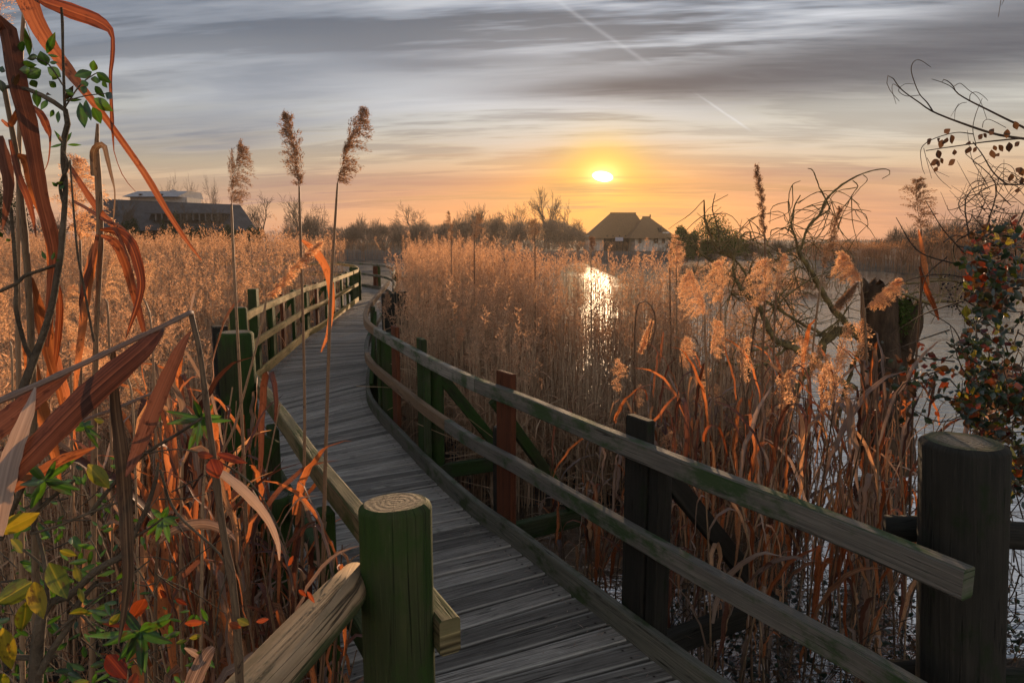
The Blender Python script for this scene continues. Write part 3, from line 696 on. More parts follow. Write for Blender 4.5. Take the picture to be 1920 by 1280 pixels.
while s < s_mid[-1]-pitch:
    def ends(sv):
        fl = np.interp(sv, s_mid, iL); fr = np.interp(sv, s_mid, iR)
        g = lambda P, f: P[int(f)]+(P[min(int(f)+1, len(P)-1)]-P[int(f)])*(f-int(f))
        a_, b_ = g(Lall, fl), g(Rall, fr); u = unit(b_-a_); return a_-u*.07*0-u*.03, b_+u*.05
    a0, b0 = ends(s+.011+rngp.uniform(-.002,.002)); a1, b1 = ends(s+pitch-.012+rngp.uniform(-.002,.002))
    r = rngp.random(); dz = rngp.uniform(-.003, .003); c = .006; n_ = 7
    V = []; A = []; u = unit(b0-a0); w_ = unit((a1-a0)-u*np.dot(a1-a0, u)); off = rngp.uniform(-.015, .015)
    for i in range(n_):
        f = i/(n_-1); P0 = a0+(b0-a0)*f+u*off; P1 = a1+(b1-a1)*f+u*off; wv = .0025*math.sin(f*5+r*20)
        W = np.linalg.norm(P1-P0)
        for q, zz in ((0, -.032), (0, -c), (c, 0), (W-c, 0), (W, -c), (W, -.032)):
            pt = P0+unit(P1-P0)*q; V.append((pt[0], pt[1], zz+dz+wv)); A.append((f*1.5+r*9, q+(abs(zz) if zz < -.01 else 0), r))
    F = [(i*6+k, (i+1)*6+k, (i+1)*6+k+1, i*6+k+1) for i in range(n_-1) for k in range(5)]
    for e in (0, n_-1):
        F.append((e*6+0, e*6+1, e*6+4, e*6+5) if e == 0 else (e*6+5, e*6+4, e*6+1, e*6+0)); F.append((e*6+1, e*6+2, e*6+3, e*6+4) if e == 0 else (e*6+4, e*6+3, e*6+2, e*6+1))
    mb.add(V, F, A); s += pitch
obj('deck', mb, M['plank'], deck)
for P, sg in ((Lall, 1), (Rall, -1)):
    for d_ in (.12,):
        q = shift(P[::6], sg*d_); q = q.copy(); q[:, 2] = -.05; mb = MB(); beam(mb, q, .07, .17, rs.random()); obj('stringer', mb, M['darkpost'], deck)
for k in range(2, 46, 6):
    sv = k*.146*5; 
    fl = np.interp(sv, s_mid, iL); a_ = Lall[int(fl)]; b_ = Rall[int(np.interp(sv, s_mid, iR))]
    for f in (.15, .85):
        mb = MB(); q = a_+(b_-a_)*f; lathe_post(mb, (q[0], q[1]), .08, -1.3, -.23, rs.random(), 12); obj('pile', mb, [M['darkpost'], M['sawn_dark']], deck, True)

# ---------------------------------------------------------------- fat posts and log fences
def big_post(label, px0, px1, py_top, Y, mats, z0, lean=(0,0), tilt=(0,0)):
    c = at((px0+px1)/2, py_top, Y); r = (px1-px0)/2/FPX*Y*1.0
    th = thing('timber_post', label, 'post', (c[0], c[1], z0)); mb = MB()
    lathe_post(mb, (c[0]-lean[0], c[1]-lean[1]), r, z0, c[2], rs.random(), 40, lean, .012, tilt); o = obj('shaft', mb, mats, th, True); return th, c, r
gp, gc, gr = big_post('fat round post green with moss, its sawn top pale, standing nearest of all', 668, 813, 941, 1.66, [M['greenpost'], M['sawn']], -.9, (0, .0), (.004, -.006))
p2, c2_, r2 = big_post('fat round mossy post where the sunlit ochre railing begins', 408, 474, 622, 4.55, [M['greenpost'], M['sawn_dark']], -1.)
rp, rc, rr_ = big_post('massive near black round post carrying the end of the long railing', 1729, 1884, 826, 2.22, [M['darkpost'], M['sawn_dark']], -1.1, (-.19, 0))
for lab, px0, px1, py, Y in (('square dark green post half hidden behind the fat mossy one', 395, 428, 611, 5.0), ('short round post at the start of the ochre rail, lower than its neighbours', 430, 462, 576, 7.0)):
    c = at((px0+px1)/2, py, Y); th = thing('timber_post', lab, 'post', (c[0], c[1], -.9)); w_ = (px1-px0)/FPX*Y; mb = MB()
    if Y < 6: box(mb, (c[0], c[1], -.9), w_*.8, w_*.8, c[2]+.9, .5, rs.random()); obj('shaft', mb, M['darkpost'], th)
    else: lathe_post(mb, (c[0], c[1]), w_/2, -.9, c[2], rs.random(), 20); obj('shaft', mb, [M['greenpost'], M['sawn_dark']], th, True)
def logpole(name, label, p0, p1, r0, r1, mat, endm):
    th = thing(name, label, 'log', p0); mb = MB(); n = 14; V = []
    pts = np.array([p0+(p1-p0)*i/(n-1) for i in range(n)]); pts[:, 2] += .006*np.sin(np.linspace(0, 5, n))
    rad = np.linspace(r0, r1, n)*(1+.03*np.sin(np.linspace(0, 9, n))); rad[0] *= .93
    tube(mb, pts, rad, 20, rs.random(), 0, True); obj('log', mb, mat, th, True); return th
a_ = at(664, 1094, gc[1]-.01); b_ = at(560, 1210, 1.37); d_ = unit(b_-a_)
logpole('log_rail', 'pale cracked log rail, mossy underneath, running down from the green post', a_-d_*.02, b_+d_*1.1, .053, .057, M['log'], None)
a_ = at(1660, 987, 2.42); b_ = at(1925, 1008, 2.30); d_ = unit(b_-a_)
logpole('log_rail', 'dark upper log rail behind the near black post', a_, b_+d_*1.0, .047, .052, M['darkpost'], None)
a_ = at(1664, 1256, 2.42); b_ = at(1925, 1280, 2.30); d_ = unit(b_-a_)
logpole('log_rail', 'dark lower log rail behind the near black post', a_, b_+d_*1.0, .045, .05, M['darkpost'], None)
# ---------------------------------------------------------------- reeds: shapes
def diamonds(mb, P, D, L, W, rnd, m=0):
    """many thin four-cornered flakes: P base points, D directions"""
    P = np.asarray(P); D = np.asarray(D); n = len(P); L = np.asarray(L)[:, None]; W = np.asarray(W)[:, None]
    side = np.cross(D, ng.normal(size=(n, 3))); side /= np.linalg.norm(side, axis=1)[:, None]+1e-9
    V = np.stack([P, P+D*L*.45+side*W/2, P+D*L, P+D*L*.45-side*W/2], 1).reshape(-1, 3)
    F = np.arange(n*4).reshape(-1, 4)
    r = np.repeat(np.broadcast_to(rnd, (n,)), 4); u = np.tile([0, .5, 1, .5], n)*np.repeat(L[:, 0], 4); v = np.tile([0, .5, 0, -.5], n)*np.repeat(W[:, 0], 4)
    mb.add(V, F, np.stack([u, v, r], 1), m)
def plume(mb, base, up, side, L, width, nb=20, ns=14, fl=.014, fw=.0035, droop=.5, m=0, thick=True, rnd=0., dens=2):
    """feathery reed head: an arching axis, side branches swept to one side, each hung with flakes"""
    base = np.array(base, float); up = unit(up); side = unit(side)
    P = []; D = []; Ls = []; Ws = []; Rn = []
    ax = [base+up*L*t*(1-.06*t)+side*L*droop*.14*t**2.2 for t in np.linspace(0, 1, 9)]
    if thick: tube(mb, ax, np.linspace(fl*.16, fl*.06, 9), 3, .3, m)
    ax = np.array(ax)
    for b in range(nb):
        t = (b+rs.random()*.8)/nb; o = np.array([np.interp(t*8, range(9), ax[:, k]) for k in range(3)])
        ph = rs.uniform(0, 6.28); rad = np.array([math.cos(ph), math.sin(ph), 0])
        l = width*(.30+.95*math.sin(math.pi*min(1, t*.86+.12))**1.1)*rs.uniform(.7, 1.15)
        d0 = unit(up*.95+rad*.62+side*.35*droop); q = o.copy(); dcur = d0
        for s in range(ns):
            dcur = unit(dcur+np.array([0, 0, -1.])*(.9*droop/ns)*1.9+side*.5*droop/ns); q = q+dcur*l/ns
            for _ in range(dens):
                P.append(q+ng.normal(0, fl*(.18 if dens < 3 else .45), 3)); D.append(unit(dcur+up*.5+ng.normal(0, .38, 3)+np.array([0, 0, -.25*droop]))); Ls.append(fl*rs.uniform(.6, 1.4)); Ws.append(fw*rs.uniform(.6, 1.5)); Rn.append((rnd+rs.random()*.5) % 1)
    diamonds(mb, P, D, Ls, Ws, np.array(Rn), m)

def bed_reed(H, nleaf, pl, detail):
    """one reed at the origin, for the beds: material 0 stalk, 1 leaf, 2 plume"""
    mb = MB(); k = rs.uniform(-.04, .04); k2 = rs.uniform(-.04, .04)
    n = 4 if detail else 3
    pts = [(k*H*t*t, k2*H*t*t, H*t) for t in np.linspace(0, 1, n)]
    tube(mb, pts, np.linspace(.0042, .0020, n) if detail else np.linspace(.008, .004, n), 3, rs.random(), 0)
    for _ in range(nleaf):
        z = H*rs.uniform(.25, .88); a = rs.uniform(0, 6.28); d = np.array([math.cos(a), math.sin(a), 0]); l = rs.uniform(.2, .5)
        e = rs.uniform(.2, .9); o = np.array([k*z*z/H, k2*z*z/H, z]); dr = rs.uniform(.3, 1.6)
        m_ = 5 if detail else 3
        P = [o+d*l*t*(.45+.4*e)+np.array([0, 0, l*(.8*t-dr*t*t)]) for t in np.linspace(0, 1, m_)]
        wv = (.018 if detail else .024)*np.sin(np.linspace(.9, 3.0, m_)); ribbon(mb, P, wv*rs.uniform(.6, 1.2), None, .3, rs.random(), 1, rs.uniform(-2, 2))
    if pl:
        sd_ = unit([rs.uniform(-1, 1), rs.uniform(-1, 1), 0])
        plume(mb, (k*H, k2*H, H), (k*2, k2*2, 1), sd_, rs.uniform(.20, .32), rs.uniform(.028, .052), 11 if detail == 2 else 7 if detail else 4, 3 if detail == 2 else 2 if detail else 1, .036 if detail == 2 else .05 if detail else .09, .007 if detail == 2 else .011 if detail else .03, rs.choice([.15, .25, .4, .9]), 2, False, rs.random())
    return mb.arrays()
T_NEAR = [bed_reed(rs.uniform(1.9, 2.2), rs.choice([2, 3, 4]), True, 2) for _ in range(14)]
T_BARE = [bed_reed(rs.uniform(1.8, 2.2), rs.choice([1, 2, 3]), False, 1) for _ in range(10)]
T_MID = [bed_reed(rs.uniform(1.9, 2.2), rs.choice([1, 2]), True, 1) for _ in range(12)]
T_FAR = [bed_reed(rs.uniform(1.9, 2.2), 1, True, 0) for _ in range(8)]
MATS3 = [M['bed_stalk'], M['bed_leaf'], M['bed_plume']]
def scatter(name, label, pts, tpls, mats, base_z=-.7, nominal=2.3):
    """pts: (x, y, top z, template set index)"""
    mb = MB()
    for x, y, tz, k in pts:
        tp = tpls[k]; T = tp[rs.randrange(len(tp))]; h = tz-base_z
        la = rs.gauss(0, .022); lb = rs.gauss(0, .022)
        if rs.random() < .05: la *= 5; lb *= 4
        mb.put(T, 1., rs.uniform(0, 6.28), (x, y, base_z), (la, lb), rs.random(), h/nominal)
    return obj(name, mb, mats, None, kind='stuff', label=label)
# bed left of the walk
pts = []
while len(pts) < 7600:
    Y = 3.4+31*rs.random()**1.25; px = rs.uniform(-90, 760); x = (px-960)/FPX*Y*1.02
    if x > lrx(Y)-.42: continue
    if Y > 25.5 and x > -14: continue
    if Y < 6 and x > -2.5: continue
    tz = 1.12+.93*sstep(Y, 5., 20.)+rs.gauss(0, .15)+.12*fbm(x, Y, .8)
    if rs.random() < .25: tz -= rs.uniform(.1, .6)
    bare = rs.random() < .5
    if bare: tz -= rs.uniform(0, .35)
    pts.append((x, Y, tz, 2 if bare else 0 if Y < 13 else 1))
scatter('reed_bed', 'tall tawny reed bed with sunlit plumes filling the marsh beside the ochre railing', pts, [T_NEAR, T_MID, T_BARE], MATS3)
pts = []
while len(pts) < 1500:
    Y = rs.uniform(32.5, 44); px = rs.uniform(-60, 650); x = (px-960)/FPX*Y
    pts.append((x, Y, 1.92+rs.gauss(0, .16), 0))
scatter('reed_bed', 'far strip of tawny reeds behind the turn of the boardwalk', pts, [T_MID], MATS3)
# bed right of the walk: dense low in front, thin and tall behind so that the bright water shows
pts = []
def right_ok(x, Y): return x > rrx(Y)+(.75 if Y < 7.5 else .40)
while len(pts) < 3300:
    Y = rs.uniform(6.2, 26); px = rs.uniform(720, 1000); x = (px-960)/FPX*Y
    if not right_ok(x, Y) or px > 1000-max(0, Y-12)*11: continue
    tz = 1.0+.72*sstep(Y, 6, 14)+rs.gauss(0, .14)+.1*fbm(x, Y, 1.)
    if px > 900: tz -= .1
    pts.append((x, Y, tz if rs.random() < .6 else tz-rs.uniform(.1, .5), 0 if rs.random() < .5 else 1))
nA = len(pts)
while len(pts) < nA+4300:
    Y = 5.7+8.5*rs.random()**1.35; px = rs.uniform(880, 1500); x = (px-960)/FPX*Y
    if not right_ok(x, Y): continue
    if px > 1290 and Y > 9 and rs.random() < .8: continue
    if Y > 9.5 and px > 1060 and px < 1260 and rs.random() < .35: continue
    shore = 5.7-.1*x+.5*fbm(x, Y, .9)
    if Y < shore+.5: continue
    tz = .62+.93*sstep(Y, 5.5, 12.)+rs.gauss(0, .13)
    pts.append((x, Y, tz, 0 if rs.random() < .3 and Y > 8 else 1))
scatter('reed_bed', 'bleached reed stand between the long railing and the glowing water', pts, [T_NEAR, T_BARE], MATS3)
# broken, fallen stalks criss-crossing in the stand
mb = MB()
for _ in range(420):
    Y = rs.uniform(5.7, 10); px = rs.uniform(800, 1480); x = (px-960)/FPX*Y
    if not right_ok(x, Y): continue
    a = rs.uniform(0, 6.28); l = rs.uniform(.5, 1.3); e = rs.uniform(-.2, .8); z = rs.uniform(-.6, .35)
    p0 = np.array([x, Y, z]); p1 = p0+l*np.array([math.cos(a)*math.cos(e), math.sin(a)*math.cos(e), math.sin(e)])
    tube(mb, resample([p0, (p0+p1)/2+[0, 0, rs.uniform(-.05, .12)], p1], 5), .0035, 3, rs.random(), 0)
for _ in range(500):
    Y = rs.uniform(3.4, 9); px = rs.uniform(780, 1500); x = (px-960)/FPX*Y
    if not x > rrx(Y)+.3: continue
    a = rs.uniform(0, 6.28); l = rs.uniform(.1, .4); p0 = np.array([x, Y, WZ+.015]); p1 = p0+l*np.array([math.cos(a), math.sin(a), rs.uniform(0, .3)])
    tube(mb, [p0, (p0+p1)/2+[0, 0, .02], p1], .003, 3, rs.random(), 0)
obj('reed_litter', mb, M['bed_stalk'], None, kind='stuff', label='broken bleached reed stalks lying criss-cross in the stand and on the water')
# far shore reeds
pts = []
for _ in range(4200):
    x = rs.uniform(-75, 36); Y = 91+6*rs.random()+fbm(np.array(x), np.array(0.), .15)*1.5
    pts.append((x, Y, 1.55+rs.gauss(0, .14)+.15*fbm(np.array(x), np.array(3.), .6), 0))
mbf = MB()
for x, Y, tz, k in pts:
    mbf.put(T_FAR[rs.randrange(8)], 1., rs.uniform(0, 6.28), (x, Y, -.6), (rs.gauss(0, .03), 0), rs.random(), (tz+.6)/2.3)
V, F, A, Mi = mbf.arrays(); V2 = V.copy()
obj('reed_bank', (V, F, A, Mi), [M['far_reed']]*3, None, kind='stuff', label='low belt of brown reeds along the far shore of the pool')
mbf = MB()
for _ in range(3000):
    Y = rs.uniform(46, 80); x = 31+4*rs.random()**2*6+rs.uniform(-1, 1)+(Y-46)*.05
    px = 960+x/Y*FPX
    tz = 1.5+1.0*sstep(np.array(float(px)), 1620, 1800)*rs.uniform(.3, 1.3)+rs.gauss(0, .2)
    mbf.put(T_FAR[rs.randrange(8)], 1.25, rs.uniform(0, 6.28), (x, Y, -.6), (rs.gauss(0, .05), rs.gauss(0, .05)), rs.random(), (tz+.6)/2.3/1.25)
obj('reed_bank', mbf.arrays(), [M['far_reed']]*3, None, kind='stuff', label='rough brown reeds on the shore beyond the tree stump')

# ---------------------------------------------------------------- woody plants
def grow(mbT, mbC, p, d, L, r, depth, maxd, spread=.6, up=.05, shrink=.74, minr=.0, rnd=.5, jit=.11, first=.45):
    n = 5 if depth < 2 else 3; pts = [np.array(p, float)]; dd = unit(d)
    for i in range(n):
        dd = unit(dd+ng.normal(0, jit, 3)+np.array([0, 0, up])); pts.append(pts[-1]+dd*L/n)
    r1 = max(minr, r*.55)
    tube(mbT if depth < 1 else mbC, pts, np.linspace(max(r, minr), r1, n+1), 5 if depth < 2 else 3, rnd)
    if depth >= maxd: return
    k = 5 if depth == 0 else 4 if depth < 3 else 3
    f0 = first if depth == 0 else .3
    for j in range(k):
        f = 1. if j == 0 else f0+(1-f0)*(j-rs.random()*.8)/(k-1)
        i = f*n; lo = min(int(i), n-1); q = pts[lo]+(pts[lo+1]-pts[lo])*(i-lo); t = unit(pts[lo+1]-pts[lo])
        a = rs.uniform(0, 6.28); sp = spread*(.35 if j == 0 else rs.uniform(.75, 1.25))
        o = unit(np.cross(t, [math.cos(a), math.sin(a), .2])); nd = unit(t*math.cos(sp)+o*math.sin(sp))
        grow(mbT, mbC, q, nd, L*shrink*(1 if j == 0 else rs.uniform(.75, 1.0)), max(minr, r1*(.95 if j == 0 else .7)), depth+1, maxd, spread, up, shrink, minr, rnd, jit, first)
def bare_tree(label, px, py_top, Y, wpx, kw={}, base=.2, maxd=5):
    p = at(px, py_top, Y); H = p[2]-base; th = thing('bare_tree', label, 'tree', (p[0], Y, base), 'bare trees on the horizon')
    kk = dict(spread=.66, up=.03); kk.update(kw); a, b = MB(), MB()
    grow(a, b, (0, 0, 0), (0, 0, 1), H*.34, H*.026, 0, maxd, minr=.020, **kk)
    oa, ob = a.arrays(), b.arrays(); sx = (wpx/FPX*Y)/max(1e-3, np.ptp(ob[0][:, 0])); sz = H/ob[0][:, 2].max()
    for nm, (V, F, A, m_) in (('trunk', oa), ('crown', ob)):
        sw = min(max(sz, sx*.9), sx*1.3); V = V*np.array([sw, sw, sz])+np.array([p[0], Y, base]); obj(nm, (V, F, A, m_), M['tree_bark'], th)
    return th
trees = [
 ('wide spreading bare tree on the horizon, alone above the brown scrub', 783, 374, 138, 84, {}),
 ('small bare tree with a round crown next to the tiny dark cone', 898, 378, 142, 40, {}),
 ('low bushy bare tree leaning beside the small round one', 884, 400, 146, 34, dict(spread=.85)),
 ('broad domed bare tree just before the tallest one', 963, 374, 140, 54, dict(spread=.85)),
 ('tallest bare tree, upright and fan shaped, near the sun', 1030, 349, 136, 70, dict(spread=.5, up=.08)),
 ('bare tree with drooping twigs between the tallest tree and the sun', 1062, 372, 132, 50, dict(up=.02)),
 ('little round bare tree beside the thatched house', 1087, 412, 128, 26, {}),
 ('tiny bare tree standing alone above the hedge by the reed bed', 672, 397, 140, 30, {}),
 ('airy bare tree rising behind the roof box', 312, 318, 150, 60, {}),
 ('slim bare tree with few branches behind the grey roof', 362, 324, 148, 34, dict(spread=.6)),
 ('thin bare tree at the grey roof, touching the plume', 390, 322, 150, 40, {}),
 ('round bare tree just past the sloping end of the grey roof', 496, 356, 138, 66, {}),
 ('feathery bare tree between the first and second tall plume', 560, 362, 142, 56, {}),
 ('low spreading bare tree behind the second tall plume', 594, 378, 146, 50, dict(spread=.9)),
 ('pale bare tree against the grey roof slope', 330, 372, 112, 70, dict(spread=.7)),
 ('pale forked bare tree before the dark window band', 402, 380, 112, 56, dict(spread=.7)),
 ('bare tree standing against the steep end of the roof', 205, 366, 114, 60, dict(spread=.7)),
]
for q in trees: bare_tree(q[0], q[1], q[2], q[3], q[4], q[5])

def belt(label, x0, x1, Y0, Y1, prof_, n, w, seed, name='distant_scrub'):
    g = np.random.default_rng(seed); px = g.uniform(x0, x1, n); Y = g.uniform(Y0, Y1, n); x = (px-960)/FPX*Y
    pyt = np.interp(px, [q[0] for q in prof_], [q[1] for q in prof_])+4.5*fbm(x, Y*0+seed, .35)+3*fbm(x, Y*0, 1.3)
    zt = np.array([at(960, p_, y_)[2] for p_, y_ in zip(pyt, Y)]); H = np.maximum(.3, zt)
    h = H*g.uniform(.0, 1, n)**.8; L = g.uniform(.5, 1.3, n)*np.minimum(1, H*.5)
    P = np.c_[x, Y, np.maximum(0, h-L*.8)]; D = np.c_[g.normal(0, .42, n), g.normal(0, .3, n), np.ones(n)]; D /= np.linalg.norm(D, axis=1)[:, None]
    mb = MB(); diamonds(mb, P, D, L, np.full(n, w)*g.uniform(.5, 1.4, n), g.random(n)); return obj(name, mb, M['scrub'], None, kind='stuff', label=label)
belt('thick brown leafless scrub massed along the far side of the pool', 540, 1110, 126, 140, [(540,432),(580,420),(650,424),(700,424),(740,418),(800,420),(860,416),(900,412),(960,412),(1010,412),(1060,416),(1110,440)], 26000, .06, 3)
belt('thin line of woods on the horizon', -200, 2150, 190, 215, [(-200,430),(200,436),(540,434),(1100,443),(1260,446),(1420,447),(1700,449),(2150,446)], 26000, .12, 8)
def bush(name, label, cx, Y, rx, rz, z0, n, leafs, mat, group, twl=.9, lw=.16, cat='bush', stem=M['scrub']):
    """shrub: stems fanning from the ground, then a shell of twigs or leaves in uneven lobes"""
    th = thing(name, label, cat, (cx, Y, z0), group); ms = MB(); mf = MB()
    lobes = [(rs.uniform(-.75, .75)*rx, rs.uniform(-.4, .4)*rx, rs.uniform(.15, .62)*rz, rs.uniform(.35, .6)) for _ in range(9)]
    for _ in range(14):
        a = rs.uniform(0, 6.28); l = lobes[rs.randrange(9)]
        tube(ms, resample([(cx, Y, z0), (cx+l[0]*.4, Y+l[1]*.4, z0+l[2]*.6), (cx+l[0], Y+l[1], z0+l[2])], 5), np.linspace(.06, .025, 5), 3, .5)
    P = []; D = []; 
    for _ in range(n):
        l = lobes[rs.randrange(9)]; d = unit(ng.normal(0, 1, 3)); d[2] = abs(d[2])*1.1-.25; rr = l[3]*rs.random()**.45
        q = np.array([cx+l[0]+d[0]*rr*rx*.62, Y+l[1]+d[1]*rr*rx*.62, z0+max(.02, l[2]+d[2]*rr*rz*.72)]); P.append(q); D.append(unit(d+np.array([0, 0, .7])+ng.normal(0, .35, 3)))
    P = np.array(P); D = np.array(D)
    if leafs: diamonds(mf, P, ng.normal(size=(n, 3))/1.7, np.full(n, lw)*ng.uniform(.6, 1.4, n), np.full(n, lw*.62), ng.random(n))
    else: diamonds(mf, P, D, np.full(n, twl)*ng.uniform(.5, 1.3, n), np.full(n, lw)*ng.uniform(.5, 1.2, n), ng.random(n))
    obj('branches', ms, stem, th); obj('foliage' if leafs else 'twigs', mf, mat, th); return th
SCR = 'bare scrub along the far shore'
xs_ = 0
prof = [(-40,415,100),(20,402,100),(80,412,105),(560,418,104),(600,425,108),(640,428,112),(680,424,112),(720,426,116),(760,428,118),(800,424,118),(840,420,120),(875,414,120),(910,410,122),(945,416,122),(985,408,122),(1020,420,124),(1055,424,124),(1085,436,126)]
for i, (px, py, Y) in enumerate(prof):
    top = at(px, py, Y); rz = (top[2]-0.)*1.22
    bush('scrub_bush', 'brown leafless scrub bush in the belt on the far shore', top[0], Y, 34/FPX*Y, rz*1.1, 0., 2600, False, M['scrub'], SCR, .85, .05)
for i, (px, py, Y) in enumerate([(1300,455,78),(1345,448,76),(1400,452,78),(1460,450,74),(1530,454,84),(1590,452,84),(1650,450,80),(1700,425,60),(1745,412,58),(1790,405,56),(1840,400,54),(1890,398,54),(1255,455,100)]):
    top = at(px, py, Y); rz = top[2]+.3
    bush('scrub_bush', 'brown leafless scrub bush on the shore beyond the stump', top[0], Y, 34/FPX*Y, rz*1.05, -.3, 2200, False, M['scrub'], 'bare scrub beyond the stump', .7, .03)
ev = leafy('evergreen bush leaf', (.03,.055,.010), (.10,.15,.03), .3, None, gloss=0)
for (px, py, Y, r, lab) in ((1345,421,72,62,'large domed evergreen bush between the thatched house and the dark plume'), (1290,436,73,30,'smaller evergreen bush at the foot of the large domed one')):
    top = at(px, py, Y); bush('evergreen_bush', lab, top[0], Y, r/FPX*Y*1.25, (top[2]+.3)*1.42, -.3, 9000, True, ev, None, .5, .17)
dk = leafy('dark hedge leaf', (.012,.030,.016), (.035,.065,.03), .25, None, gloss=0)
for (px, py, Y, r, lab) in ((232,418,106,26,'dark green shrub below the grey roof, nearest the tall canes'), (318,408,104,20,'round dark green shrub below the window band of the grey roof'), (368,424,106,22,'low dark green shrub right of the round one under the grey roof'), (425,426,104,24,'dark green shrub near the steep end of the grey roof'), (20,345,90,45,'tall dark tree mass behind the canes'), (476,430,108,26,'low dark shrub just beyond the grey roof')):
    top = at(px, py, Y); bush('dark_shrub', lab, top[0], Y, r/FPX*Y, top[2]*1.3, 0, 4200, True, dk, None, .5, .22, 'shrub')
# islet tufts in the pool
for px, py, Y, w in ((1500,524,34,1.5), (1395,520,40,1.3)):
    p_ = onz(px, py+22, WZ); mb = MB(); n = 420
    P = np.c_[ng.normal(p_[0], w*.55, n), ng.normal(p_[1], .5, n), np.full(n, WZ)]; D = np.c_[ng.normal(0, .35, n), ng.normal(0, .3, n), np.ones(n)]; D /= np.linalg.norm(D, axis=1)[:, None]
    diamonds(mb, P, D, ng.uniform(.4, 1.1, n), np.full(n, .03), ng.random(n)); obj('grass_tussock', mb, M['far_reed'], None, kind='stuff', label='dark tussock of rushes standing out in the pool')

# ---------------------------------------------------------------- buildings
thatch = plain('old thatch', (.13,.078,.036), (.24,.142,.068), 3., .95, .6, .08, stretch=(2,2,.6))
lime = plain('white rendered wall', (.42,.40,.37), (.58,.56,.52), 1.5, .9)
darkw = plain('dark timber', (.025,.02,.016), (.06,.05,.04), 5, .9)
glassm = plain('dark window pane', (.015,.018,.022), (.03,.035,.04), 5, .15)
def hexa(mb, P, m=0):
    """eight corners: bottom four then top four, counter-clockwise from above"""
    P = np.array(P, float); F = [(0, 3, 2, 1), (4, 5, 6, 7), (0, 1, 5, 4), (1, 2, 6, 5), (2, 3, 7, 6), (3, 0, 4, 7)]
    V = np.vstack([P[list(f)] for f in F]); FF = np.arange(24).reshape(-1, 4)
    A = np.c_[V[:, 0]+V[:, 1], V[:, 2], np.full(24, .5)]; mb.add(V, FF, A, m)
def cuboid(mb, x0, x1, y0, y1, z0, z1): hexa(mb, [(x0,y0,z0),(x1,y0,z0),(x1,y1,z0),(x0,y1,z0),(x0,y0,z1),(x1,y0,z1),(x1,y1,z1),(x0,y1,z1)])
def hip(mb, x0, x1, y0, y1, ze, rx0, rx1, ry, zr, drop=.35):
    hexa(mb, [(x0,y0,ze-drop),(x1,y0,ze-drop),(x1,y1,ze-drop),(x0,y1,ze-drop),(rx0,ry-.25,zr),(rx1,ry-.25,zr),(rx1,ry+.25,zr),(rx0,ry+.25,zr)])
Yh = 117.; k = Yh/FPX
X = lambda px: (px-960)*k
Z = lambda py: at(960, py, Yh)[2]
house = thing('thatched_house', 'low thatched house with white walls just below the sun', 'house', (X(1178), Yh+4, .2))
mb = MB(); hip(mb, X(1100), X(1222), Yh, Yh+10, Z(443), X(1149), X(1197), Yh+5, Z(398)); obj('main_roof', mb, thatch, house)
mb = MB(); hip(mb, X(1170), X(1257), Yh-4.2, Yh+8.6, Z(443), X(1207), X(1219), Yh+2.4, Z(407)); obj('wing_roof', mb, thatch, house)
mb = MB(); cuboid(mb, X(1149), X(1198), Yh+4.7, Yh+5.3, Z(398)-.1, Z(396.3)); obj('ridge', mb, thatch, house)
mb = MB(); cuboid(mb, X(1206), X(1220), Yh+2.0, Yh+2.8, Z(407)-.1, Z(405)); obj('ridge', mb, thatch, house)
mb = MB(); cuboid(mb, X(1219), X(1221), Yh+2.2, Yh+2.4, Z(405)-.2, Z(401.5)); obj('finial', mb, darkw, house)
mb = MB(); cuboid(mb, X(1182), X(1250), Yh-3.2, Yh+7.8, .2, Z(442)); obj('wall', mb, lime, house)
mb = MB(); cuboid(mb, X(1104), X(1181.8), Yh+1.2, Yh+9.4, .2, Z(442)); obj('wall', mb, lime, house)
mb = MB(); cuboid(mb, X(1132), X(1178), Yh+.9, Yh+1.19, .2, Z(438.5)); obj('porch_shade', mb, darkw, house)  # dark slab put in for the shade inside the open porch
for px in (1136, 1147, 1159, 1170):
    mb = MB(); cuboid(mb, X(px), X(px+1.6), Yh+.3, Yh+.5, .2, Z(441)); obj('porch_post', mb, darkw, house)
for px, w_ in ((1217, 5), (1232, 2.6), (1190, 2.)):
    mb = MB(); cuboid(mb, X(px)-.14, X(px+w_)+.14, Yh-3.26, Yh-3.2, Z(454.5)-.12, Z(448)+.12); f_ = obj('window', mb, darkw, house)
    mb = MB(); cuboid(mb, X(px), X(px+w_), Yh-3.30, Yh-3.261, Z(454.5), Z(448)); obj('pane', mb, glassm, f_)
mb = MB(); cuboid(mb, X(1226), X(1231), Yh-2.5, Yh-1.2, Z(436), Z(427)); obj('dormer', mb, darkw, house)
mb = MB(); cuboid(mb, X(1229), X(1240), Yh-4.5, Yh-4.1, Z(438), Z(435.5)); obj('sign_board', mb, lime, house)
mb = MB(); cuboid(mb, X(1151), X(1165), Yh-.6, Yh-.2, Z(452), Z(445)); obj('notice_board', mb, plain('pale board', (.35,.35,.42), (.5,.5,.6), 3), house)

